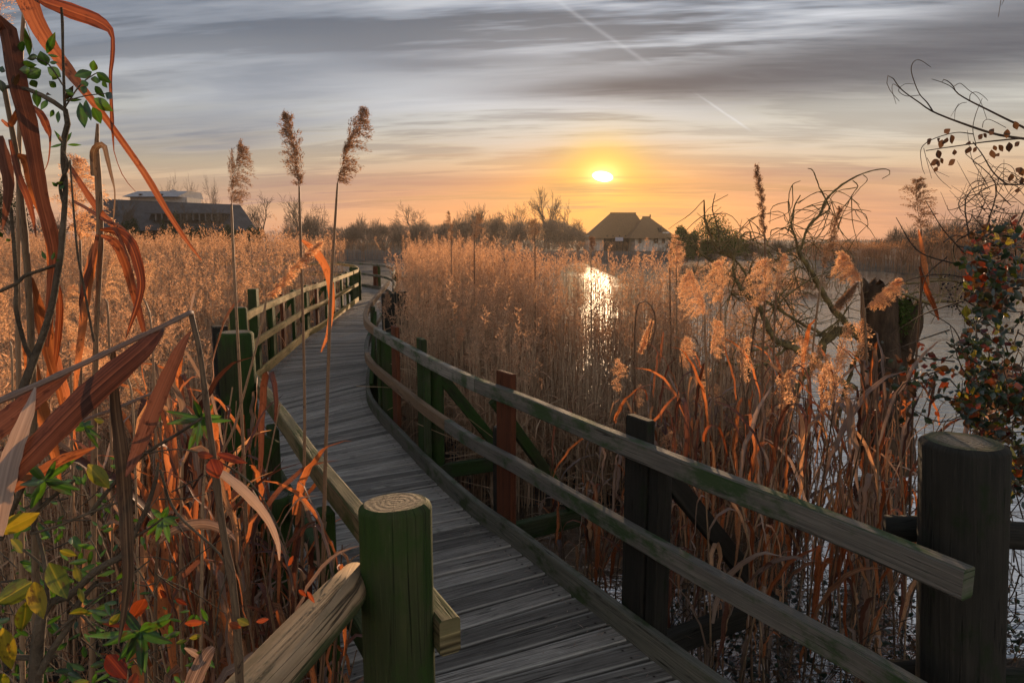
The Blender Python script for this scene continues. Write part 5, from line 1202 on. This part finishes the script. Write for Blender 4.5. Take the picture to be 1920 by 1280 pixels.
# ---------------------------------------------------------------- leafy reeds, many of a kind
def leafy_reed(seed, H, nl, mats_, lw=.034, plum=False):
    global rs
    keep = rs; rs = random.Random(seed); th = thing('leafy_reed', None, 'reed', (0, 0, 0))
    kx, ky = rs.uniform(-.08, .08), rs.uniform(-.08, .08); ax = lambda z: np.array([kx*z*z, ky*z*z, z])
    mb = MB(); tube(mb, [ax(z) for z in np.linspace(0, H, 9)], np.linspace(.0062, .0030, 9), 6, rs.random()); obj('stalk', mb, M['reed_stalk'], th, True)
    for i in range(nl):
        z = H*(.25+.72*(i+rs.random())/nl); a = rs.uniform(0, 6.28); d = np.array([math.cos(a), math.sin(a), 0]); l = rs.uniform(.28, .62); mode = rs.random()
        if mode < .45: shp = [(0, 0), (.02, .14), (.10, .26), (.22, .24), (.30, .10), (.33, -.15), (.34, -.42), (.33, -.7)]       # arches over, hangs
        elif mode < .75: shp = [(0, 0), (.05, .22), (.14, .45), (.28, .66), (.45, .80), (.62, .84)]                               # stiff, upright
        else: shp = [(0, 0), (.04, .03), (.08, -.1), (.10, -.35), (.09, -.6), (.11, -.95)]                                         # broken, hanging
        P = np.array([ax(z)+d*u*l+np.array([0, 0, v*l]) for u, v in shp]); P = resample(P, 14); P += np.c_[ng.normal(0, .004, 14), ng.normal(0, .004, 14), np.zeros(14)]
        tt = np.linspace(0, 1, 14); W = lw*rs.uniform(.6, 1.25)*np.clip(np.sin(np.clip(tt*.9+.12, 0, 1)*math.pi)**.6, .04, 1)
        sd0 = np.cross(d, [0, 0, 1.]); s2 = np.array([unit(sd0*math.cos(q)+d*math.sin(q)) for q in rs.uniform(-1, 1)+tt*rs.uniform(-2., 2.)])
        mb = MB(); ribbon(mb, P, W, s2, .4, rs.random()); obj('leaf', mb, rs.choice(mats_), th, True)
    if plum:
        mb = MB(); plume(mb, ax(H), unit([kx, ky, 1]), [math.cos(seed), math.sin(seed), 0], .22, .05, 30, 7, .014, .004, 1., 0, True, .4, 4); obj('plume', mb, M['plume'], th)
    rs = keep; return th
OR = [M['reed_orange'], M['reed_orange'], M['reed_leaf'], M['reed_leaf'], M['reed_purple'], M['reed_grey']]
GL = 'leafy reeds tangled beside the near post'; GR = 'leafy reeds in the water beyond the long railing'
protos = [leafy_reed(100+i, 1.7, 5+i % 4, OR, .026) for i in range(10)]+[leafy_reed(200+i, 1.7, 4+i % 3, [M['reed_leaf'], M['reed_grey'], M['reed_orange']], .028, True) for i in range(2)]
used = set()
def place(k, x, y, z0, tz, label, group):
    root = protos[k] if k not in used else copy_tree(protos[k]); used.add(k)
    s = (tz-z0)/1.7; root.location = (x, y, z0); root.rotation_euler = (rs.gauss(0, .07), rs.gauss(0, .07), rs.uniform(0, 6.28)); w = rs.uniform(.8, 1.15); root.scale = (w, w, s)
    root['label'] = label; root['group'] = group; return root
n = 0
LBR = 'dry reed with curling orange brown leaves in the thicket beyond the long railing'
while n < 150:
    Y = rs.uniform(3.3, 6.6); px = rs.uniform(985, 1790); x = (px-960)/FPX*Y
    if x < rrx(Y)+.5 or (Y > 5.3 and px < 1180): continue
    pyt = rs.uniform(680, 840) if px > 1200 else rs.uniform(740, 900)
    tz = at(px, pyt, Y)[2]
    if tz < -.1: continue
    place(n % 12 if n % 12 < 10 else 10+(n % 2), x, Y, -.72, tz, LBR, GR); n += 1
n = 0
LBL = 'dry reed with broad orange leaves in the tangle beside the near railing'
while n < 165:
    Y = rs.uniform(1.75, 4.6); px = rs.uniform(235, 585); x = (px-960)/FPX*Y
    if x > lrx(Y)-.16 or (px < 300 and Y < 2): continue
    if abs(x-gc[0]) < .3 and Y < 2.2: continue
    # keep off the log rail
    lim = np.interp(px, [235, 380, 420, 480, 560, 640], [730, 730, 800, 900, 1020, 1140]); pyt = lim+rs.uniform(0, 260)
    tz = at(px, pyt, Y)[2]
    if tz < -.25: tz = -.25
    r_ = place(rs.randrange(10), x, Y, -.62, tz, LBL, GL); n += 1
    if px > 400: r_.rotation_euler = (rs.gauss(0, .03), -abs(rs.gauss(.02, .03)), r_.rotation_euler[2]); r_.scale = (.8, .8, r_.scale[2])
for k_, p_ in enumerate(protos):
    if k_ not in used: place(k_, 2.6, 4.4+.1*k_, -.72, .9, LBR, GR)
# ---------------------------------------------------------------- stump, fallen tree, brambles
YS = 7.4
st = thing('tree_stump', 'rotting broken off stump standing in the water, with a mossy leaning half', 'stump', tuple(at(1652, 760, YS)[:2])+(-.8,))
def rough_trunk(mb, pts, Y, sides=26, rough=.12, ragged=.10):
    P = np.array([np.r_[at(a[0], a[1], Y), a[2]/2/FPX*Y] for a in pts]); Q = resample(P, 22); V = []; A = []
    for i, q in enumerate(Q):
        for k in range(sides):
            th = 2*math.pi*k/sides; f = i/21
            rr = q[3]*(1+rough*(.5*math.sin(3*th+f*2)+.35*math.sin(7*th+1.3+f*3)+.3*math.sin(12*th+f*5))+rs.uniform(-.025, .025))
            V.append((q[0]+rr*math.cos(th), q[1]+rr*math.sin(th), q[2]+(ragged*(math.sin(5*th)+.5*math.sin(9*th+1)) if i == 0 else 0))); A.append((q[2], rr*th, .5))
    F = [((i+1)*sides+k, (i+1)*sides+(k+1) % sides, i*sides+(k+1) % sides, i*sides+k) for i in range(21) for k in range(sides)]
    c = len(V); V.append((Q[0][0], Q[0][1], Q[0][2]-.12)); A.append((0, 0, .5)); F += [(k, (k+1) % sides, (k+2) % sides, c) for k in range(0, sides, 2)]
    mb.add(V, F, A)
mb = MB(); rough_trunk(mb, [(1652,532,60),(1652,600,62),(1653,660,66),(1657,720,76),(1660,800,90),(1660,880,100)], YS, ragged=.05); obj('trunk', mb, M['stump'], st, True)
mb = MB(); rough_trunk(mb, [(1706,566,38),(1704,600,52),(1694,640,50),(1684,700,44),(1680,800,48),(1680,870,50)], YS+.15, ragged=.05); obj('leaning_half', mb, M['stump'], st, True)
mb = MB(); n = 900; c0 = at(1694, 588, YS-.1)
P = c0+ng.normal(size=(n, 3))*np.array([.055, .04, .10]); diamonds(mb, P, ng.normal(size=(n, 3))/1.7, ng.uniform(.015, .035, n), np.full(n, .014), ng.random(n)); obj('moss', mb, M['moss'], st)

FT = thing('fallen_tree', 'dead fallen tree with crooked lichened limbs reaching out of the water', 'tree', tuple(at(1600, 640, YS)[:2])+(-.7,))
limbs = [
 [(1630,640,20),(1611,626,20),(1590,625,20),(1566,637,19),(1548,664,18),(1533,685,16),(1516,706,15),(1504,723,14),(1490,760,12)],
 [(1604,626,13),(1586,610,13),(1572,595,13),(1555,571,12),(1531,526,11),(1507,488,10),(1498,470,9),(1501,460,8)],
 [(1501,470,8),(1507,446,7),(1516,425,7),(1537,405,6.5),(1549,378,6),(1581,348,5),(1611,330,4),(1641,320,3),(1662,318,2.4),(1670,325,2),(1654,335,1.5)],
 [(1498,467,6),(1492,446,5.5),(1486,420,5),(1489,395,4),(1492,382,3.5),(1501,366,2.5)],
 [(1488,436,3.5),(1466,425,3.2),(1448,431,2.8),(1445,442,2)],
 [(1528,411,5),(1555,396,4),(1552,381,3.6),(1537,351,3),(1531,333,3),(1524,318,2.6),(1515,316,2)],
 [(1494,458,3.5),(1482,422,3),(1479,378,2.6),(1486,348,2.2),(1501,339,1.6)],
 [(1492,399,2.4),(1522,384,2.2),(1560,379,2),(1602,393,1.4)], [(1496,382,2),(1530,362,2),(1575,360,1.8),(1612,384,1.2)],
 [(1599,339,2.8),(1608,351,2.6),(1596,369,2.2),(1578,408,2),(1555,458,1.4)], [(1618,328,2),(1626,338,2),(1608,358,1.7),(1585,386,1.4)], [(1593,369,1.8),(1608,384,1.6),(1626,412,1.1)],
 [(1480,650,12),(1454,633,11),(1442,607,11),(1424,577,10),(1394,547,9),(1374,512,7),(1377,470,5.5),(1388,440,4),(1406,434,3.4),(1432,442,2.4)],
 [(1406,540,7),(1383,494,6),(1356,476,5.5),(1338,458,5),(1323,425,4),(1318,405,4),(1320,375,2.5)],
 [(1350,470,3.6),(1344,422,3.4),(1337,393,3),(1341,363,2)], [(1338,380,1.8),(1365,365,1.2)], [(1324,416,1.8),(1350,400,1.6),(1356,396,1)], [(1318,405,1.6),(1330,390,1.3),(1345,385,1)], [(1338,402,1.6),(1352,388,1.2)],
 [(1364,500,5),(1347,494,4.6),(1314,476,4),(1304,458,3.5),(1326,455,3),(1359,472,2)],
 [(1606,632,8),(1537,627,8),(1492,604,7.5),(1448,574,7),(1418,562,6.5),(1371,550,4)],
 [(1400,660,7),(1477,645,7),(1537,630,6.5),(1572,604,6),(1590,577,4),(1580,560,2)],
 [(1470,640,13),(1484,650,14),(1510,676,14),(1539,700,14),(1584,720,13),(1606,728,11)],
 [(1622,640,10),(1606,680,10),(1595,705,9),(1582,750,9),(1570,800,8)],
 [(1430,590,4),(1470,560,4),(1510,530,3.6),(1570,500,2.4),(1590,470,1.6)], [(1442,607,3),(1460,560,3),(1492,520,2.6),(1500,500,1.8)], [(1500,480,4),(1470,494,3.6),(1440,490,3),(1405,508,2.4),(1385,520,1.6)],
 [(1378,470,3),(1410,450,2.4),(1440,470,2),(1470,480,1.2)], [(1352,470,2.6),(1380,440,2.4),(1404,412,2),(1426,404,1.2)], [(1380,440,2),(1402,420,1.8),(1428,396,1.1)],
 [(1685,533,6),(1738,528,5.5),(1765,522,6),(1795,528,4),(1830,545,3)], [(1685,552,6),(1735,566,7),(1765,563,7),(1790,567,5),(1840,590,4)], [(1690,560,4),(1720,548,4),(1760,552,3),(1800,560,2)],
 [(1480,650,8),(1440,680,7),(1400,690,6),(1370,680,4)], [(1510,706,8),(1480,740,8),(1440,770,7),(1400,780,5)]]
mbT = MB()
for i, L_ in enumerate(limbs):
    m_ = mbT if i in (0, 1, 22) else MB(); Yo = YS+(rs.uniform(-.25, .25) if i > 2 else 0)
    pts = [(a, b, w*(.88 if w > 8 else .72)) for a, b, w in L_]; pstem(None, pts, YS, Yo, None, mb=m_, sides=7, n=34, knot=.32)
    if m_ is not mbT: obj('branch', m_, M['lichen_bark'], FT, True)
obj('trunk', mbT, M['lichen_bark'], FT, True)
mb = MB()
for _ in range(520):
    L_ = limbs[rs.choice([1,2,3,5,6,7,9,12,12,13,19,20,20,21,24,25,26,27,28,30,31,33,34])]; i = rs.randrange(1, len(L_)); x, y, w = L_[i]
    a = rs.uniform(0, 6.28); l = rs.uniform(20, 110); b = rs.uniform(-1.3, 1.3)
    pts = [(x, y, min(w, 1.9)), (x+l*.5*math.cos(a), y-l*.5*math.sin(a), 1.5), (x+l*.5*math.cos(a)+l*.5*math.cos(a+b), y-l*.5*math.sin(a)-l*.5*math.sin(a+b), .9)]
    if pts[-1][1] < 395: continue
    pstem(None, pts, YS, YS+rs.uniform(-.4, .4), None, mb=mb, sides=3, n=8, knot=.5)
obj('twigs', mb, M['lichen_bark'], FT)

OV = (.05, .5, .92, 1., .72, .34, .02)
BR = thing('bramble_bush', 'dark bramble bush with red and orange leaves and long canes arching into the sky', 'bush', (2.75, 3.2, -.6))
q7 = lambda *a: [(1640+x/3.368, 100+y/3.368, w) for x, y, w in a]
canes = [q7((1100,560,6),(943,540,5.5),(760,510,5),(560,445,4.2),(370,370,3.2),(280,310,2.6),(170,230,2.2),(110,150,1.8),(85,140,1.6),(75,180,1.4),(100,240,1.2),(155,302,1)),
 q7((370,370,2.8),(330,310,2.4),(285,260,2),(250,180,1.9),(230,100,1.8),(250,50,1.6),(290,45,1.4),(355,88,1)),
 q7((1100,560,5),(943,470,4.6),(820,410,4),(700,350,3.5),(600,300,3),(520,250,2.4),(490,200,2),(440,165,1.6),(425,185,1.2)),
 q7((520,250,1.8),(480,210,1.5),(420,182,1.3),(360,163,1)), q7((500,210,1.4),(540,190,1.3),(590,230,1.2),(660,290,1.1),(710,420,.9)), q7((600,300,1.5),(605,260,1.4),(640,245,1.3),(680,265,1.2),(716,300,.9)),
 q7((580,310,1.4),(540,320,1.3),(510,360,1.1),(505,420,.8)), q7((530,320,1.1),(480,400,.8)), q7((285,265,1.5),(200,270,1.3),(150,235,1.2),(190,195,1.1),(250,195,.8)), q7((170,230,1.3),(120,195,1.2),(110,230,1.1),(135,320,.8)),
 q7((1000,540,4),(900,540,4),(700,560,3.2),(560,580,2.8),(420,600,2.4),(325,615,2)), q7((620,510,2.4),(520,500,2),(400,530,2),(320,570,1.8),(290,620,1.5),(300,720,1.2),(318,765,.9)),
 q7((310,600,1.4),(330,680,1.2),(360,790,.8)), q7((330,660,1.2),(400,780,1.1),(485,858,.8)), q7((380,740,1),(470,780,.7)),
 q7((620,560,2),(680,640,2.4),(740,740,3),(800,800,3.4),(860,830,3.6),(1000,820,4)), q7((860,830,3),(760,830,2.6),(660,880,2.4),(560,960,2.2),(470,990,1.4),(458,960,.9)), q7((700,850,1.6),(590,890,1.6),(530,940,1.5),(545,1000,1.3),(610,1080,.9)),
 q7((680,640,1.6),(620,680,1.5),(660,700,1.4),(720,670,1.2)), q7((640,580,1.8),(620,480,1.6),(640,380,1.5),(680,285,1)), q7((680,470,1.4),(690,430,1.3),(730,420,1.3),(830,470,1.2)), q7((740,780,1.6),(800,700,1.4),(870,720,1.3),(900,800,1.2)),
 q7((860,960,2.2),(800,900,2),(770,860,1.8),(790,780,1.5),(830,720,1)), q7((943,1010,2.4),(820,1010,2.2),(700,980,2),(640,1000,1.4),(600,1000,.9)), q7((700,980,1.4),(760,930,1.4),(900,940,1.4)), q7((660,730,1.2),(650,790,1),(655,830,.7)),
 [(1880,-20,1.6),(1876,5,1.3),(1872,32,1)], [(1886,-20,1.3),(1882,0,1.2),(1878,10,.8)]]
mb = MB()
for c in canes: pstem(None, [(a, b, w*.85) for a, b, w in c], 3.1, 3.0+rs.uniform(-.15, .15), None, mb=mb, sides=6, n=30)
for _ in range(150):
    x, y = rs.uniform(1760, 1930), rs.uniform(400, 1280); a = rs.uniform(0, 6.28); l = rs.uniform(40, 170); b = rs.uniform(-1.2, 1.2)
    if x-l*.3 < 1740 and y < 620: continue
    pstem(None, [(x, y, 3), (x+l*.5*math.cos(a), y+l*.5*math.sin(a), 2.4), (x+l*.5*math.cos(a)+l*.5*math.cos(a+b), y+l*.5*math.sin(a)+l*.5*math.sin(a+b), 1.2)], rs.uniform(2.7, 3.6), rs.uniform(2.7, 3.6), None, mb=mb, sides=4, n=9)
for _ in range(60):
    x, y = rs.uniform(1840, 1930), rs.uniform(330, 450); a = rs.uniform(2., 4.4); l = rs.uniform(40, 110); b = rs.uniform(-1.5, 1.5)
    pstem(None, [(x, y, 1.4), (x+l*.5*math.cos(a), y-l*.5*math.sin(a), 1.2), (x+l*.5*math.cos(a)+l*.5*math.cos(a+b), y-l*.5*math.sin(a)-l*.5*math.sin(a+b), .7)], 3.1, rs.uniform(2.9, 3.3), None, mb=mb, sides=3, n=9)
obj('canes', mb, M['twig'], BR, True)
mb = MB()
for x, y in ((340,560),(400,550),(418,575),(445,558),(490,545),(452,495),(375,690),(425,680),(385,735),(485,690),(590,615),(632,610),(700,520),(665,530),(745,640),(772,645),(800,600),(835,510),(893,458),(850,595),(897,575),(900,870),(928,750),(735,500),(405,640),(400,700),(505,630),(590,572),(760,600),(860,790),(905,740),(930,810)):
    a = rs.uniform(3.6, 5.6); l = rs.uniform(40, 68); X0, Y0_ = x-l*.5*math.cos(a), y+l*.5*math.sin(a)
    broad(mb, at(1640+X0/3.368, 100+Y0_/3.368, 3.05), at(1640+(X0+l*math.cos(a))/3.368, 100+(Y0_-l*math.sin(a))/3.368, 3.03), l*.56/3.368/FPX*3.05, rs.uniform(-.6, .6), rs.uniform(0, .5), rs.random(), 0, shape=(.06, .62, .95, 1., .82, .42, .02))
obj('leaves', mb, M['brown_leaf'], BR, True, label='brown leaves hanging from the arching canes')
mb = MB()
edge = lambda y: np.interp(y, [400, 430, 480, 560, 640, 700, 760, 830, 1000, 1280], [1870, 1835, 1795, 1800, 1800, 1745, 1790, 1850, 1880, 1890])
cl = [(rs.uniform(1780, 1935), rs.uniform(415, 1000), rs.uniform(18, 55)) for _ in range(46)]
n = 0
while n < 2300:
    c = cl[rs.randrange(len(cl))]; x = rs.gauss(c[0], c[2]*.6); y = rs.gauss(c[1], c[2]*.6)
    if x < edge(y)-rs.uniform(-14, 10) or y < 400 or x > 1990: continue
    Y = rs.uniform(2.7, 3.7); l = rs.uniform(.024, .052); p0 = at(x, y, Y); d = unit(ng.normal(0, 1, 3)+np.array([-.2, -.3, -.35]))
    broad(mb, p0, p0+d*l, l*rs.uniform(.55, .8), rs.uniform(-.8, .8), rs.uniform(-.1, .5), rs.random(), rs.choice([0, 0, 0, 0, 0, 1, 2, 3, 3]) if y > 470 or rs.random() < .5 else rs.choice([3, 1, 2, 0]), nrm=unit(np.array([rs.gauss(0, .6), 1, rs.gauss(-.3, .5)])), shape=OV); n += 1
n = 0
while n < 170:                               # sprays reaching in over the water
    x, y = rs.gauss(1735, 45), rs.gauss(712, 34)
    Y = rs.uniform(3.2, 4.2); l = rs.uniform(.03, .055); p0 = at(x, y, Y); d = unit(ng.normal(0, 1, 3)+np.array([-.2, -.3, -.3]))
    broad(mb, p0, p0+d*l, l*.65, rs.uniform(-.8, .8), .2, rs.random(), rs.choice([0, 0, 3, 1]), nrm=unit(np.array([rs.gauss(0, .6), 1, rs.gauss(-.3, .5)])), shape=OV); n += 1
obj('foliage', mb, [M['dark_leaf'], M['red_leaf'], M['yellow_leaf'], M['brown_leaf']], BR, True)
mb = MB()
for c0 in [(1800,555),(1770,530),(1790,575),(1830,600),(1812,540),(1785,548),(1850,700),(1860,395),(1835,720),(1795,760)]:
    for _ in range(7):
        p0 = at(c0[0]+rs.gauss(0, 9), c0[1]+rs.gauss(0, 9), 3.0); r = .0045; nn_ = 6
        V = []; A_ = []
        for i in range(5):
            for k in range(nn_): th = 2*math.pi*k/nn_; ph = math.pi*(i+.5)/5; V.append(p0+r*np.array([math.sin(ph)*math.cos(th), math.sin(ph)*math.sin(th), math.cos(ph)])); A_.append((0, 0, .1))
        mb.add(V, [((i+1)*nn_+k, (i+1)*nn_+(k+1) % nn_, i*nn_+(k+1) % nn_, i*nn_+k) for i in range(4) for k in range(nn_)], A_)
obj('foliage', mb, plain('dried berry', (.006,.005,.006), (.02,.012,.014), 40, .5), BR, True, label='dark dried berries in clusters')

# creeping undergrowth on the dark bank below the railing
mb = MB()
for _ in range(2600):
    Y = rs.uniform(2.3, 4.4); px = rs.uniform(1180, 1990); x = (px-960)/FPX*Y
    if x < rrx(Y)+.18: continue
    z = float(land(np.array([x]), np.array([Y]))[0]); z = max(z, WZ)+rs.random()**1.6*.42*min(1, max(0, (x-rrx(Y)-.1))); l = rs.uniform(.025, .05); p0 = np.array([x, Y, z]); d = unit(ng.normal(0, 1, 3))
    broad(mb, p0, p0+d*l, l*.7, 0, .2, rs.random(), rs.choice([0, 0, 0, 0, 0, 3]), nrm=unit(np.array([rs.gauss(0, .5), .6, -1])), shape=OV)
obj('undergrowth', mb, [M['dark_leaf'], M['red_leaf'], M['yellow_leaf'], M['brown_leaf']], None, True, kind='stuff', label='dark ivy and bramble leaves creeping over the bank under the long railing')
mb = MB()
for _ in range(700):
    Y = rs.uniform(2.2, 4.6); px = rs.uniform(1120, 1990); x = (px-960)/FPX*Y
    if x < rrx(Y)+.15: continue
    a = rs.uniform(0, 6.28); l = rs.uniform(.15, .6); p0 = np.array([x, Y, rs.uniform(-.6, -.2)]); e = rs.uniform(-.1, 1.1); p1 = p0+l*np.array([math.cos(a)*math.cos(e), math.sin(a)*math.cos(e), math.sin(e)])
    tube(mb, resample([p0, (p0+p1)/2+[0, 0, .05], p1], 5), .0028, 3, rs.random())
obj('brush_litter', mb, M['twig'], None, kind='stuff', label='tangle of dead stalks and twigs on the bank under the long railing')
# under the near left corner: leaf litter and dead stalks
mb = MB()
for _ in range(900):
    Y = rs.uniform(1.2, 3.6); px = rs.uniform(-60, 640); x = (px-960)/FPX*Y
    if x > lrx(Y)-.15: continue
    a = rs.uniform(0, 6.28); l = rs.uniform(.1, .5); z = float(land(np.array([x]), np.array([Y]))[0])+rs.uniform(.0, .25); e = rs.uniform(0, 1.2); p0 = np.array([x, Y, z]); p1 = p0+l*np.array([math.cos(a)*math.cos(e), math.sin(a)*math.cos(e), math.sin(e)])
    ribbon(mb, resample([p0, (p0+p1)/2+[0, 0, .04], p1], 6), rs.uniform(.006, .024)*np.array([.4, 1, 1, .9, .6, .1]), None, .3, rs.random(), rs.choice([0, 1]))
obj('leaf_litter', mb, [M['reed_stalk'], M['reed_leaf']], None, kind='stuff', label='dead blades and stalks lying under the near thicket')
# chaff drifted against the sunny kick board and bits on the deck
mb = MB(); kb = farleft_line
for _ in range(900):
    i = min(len(kb)-2, int(rs.random()*len(kb)*.92)); p = kb[i]+(kb[i+1]-kb[i])*rs.random(); x = p[0]+.06+abs(rs.gauss(0, .10)); l = rs.uniform(.02, .06); a = rs.uniform(0, 6.28)
    p0 = np.array([x, p[1], .008+rs.random()*.02]); p1 = p0+l*np.array([math.cos(a), math.sin(a), rs.uniform(0, .25)])
    ribbon(mb, [p0, (p0+p1)/2+[0, 0, .008], p1], [.004, .012, .003], None, .3, rs.random(), 0)
for _ in range(150):
    Y = rs.uniform(1.8, 5.5); xr = rrx(Y); x = xr-abs(rs.gauss(0, .16))-.07; a = rs.uniform(0, 6.28); l = rs.uniform(.01, .05); p0 = np.array([x, Y, .008]); p1 = p0+l*np.array([math.cos(a), math.sin(a), .1])
    ribbon(mb, [p0, (p0+p1)/2+[0, 0, .004], p1], [.002, .005, .001], None, .3, rs.random(), 0)
obj('chaff', mb, M['reed_grey'], None, kind='stuff', label='pale reed chaff and leaf scraps drifted along the kick boards')
# two ducks far out
for i, (px, py) in enumerate(((1579, 524), (1551, 521))):
    p = onz(px, py, WZ); dk_ = thing('duck', ('small duck swimming far out on the bright water, behind the bare branches', 'small duck swimming just ahead of the other one')[i], 'duck', (p[0], p[1], WZ)); mb = MB()
    tube(mb, resample([p+[-.22,0,.12], p+[-.12,0,.10], p+[.05,0,.08], p+[.16,0,.10], p+[.20,0,.2], p+[.22,0,.29], p+[.27,0,.29], p+[.33,0,.27]], 20), np.interp(np.linspace(0, 1, 20), [0, .2, .5, .65, .75, .85, .92, 1], [.01, .08, .11, .07, .035, .055, .03, .008]), 10, .5)
    obj('body', mb, M['twig'], dk_, True)
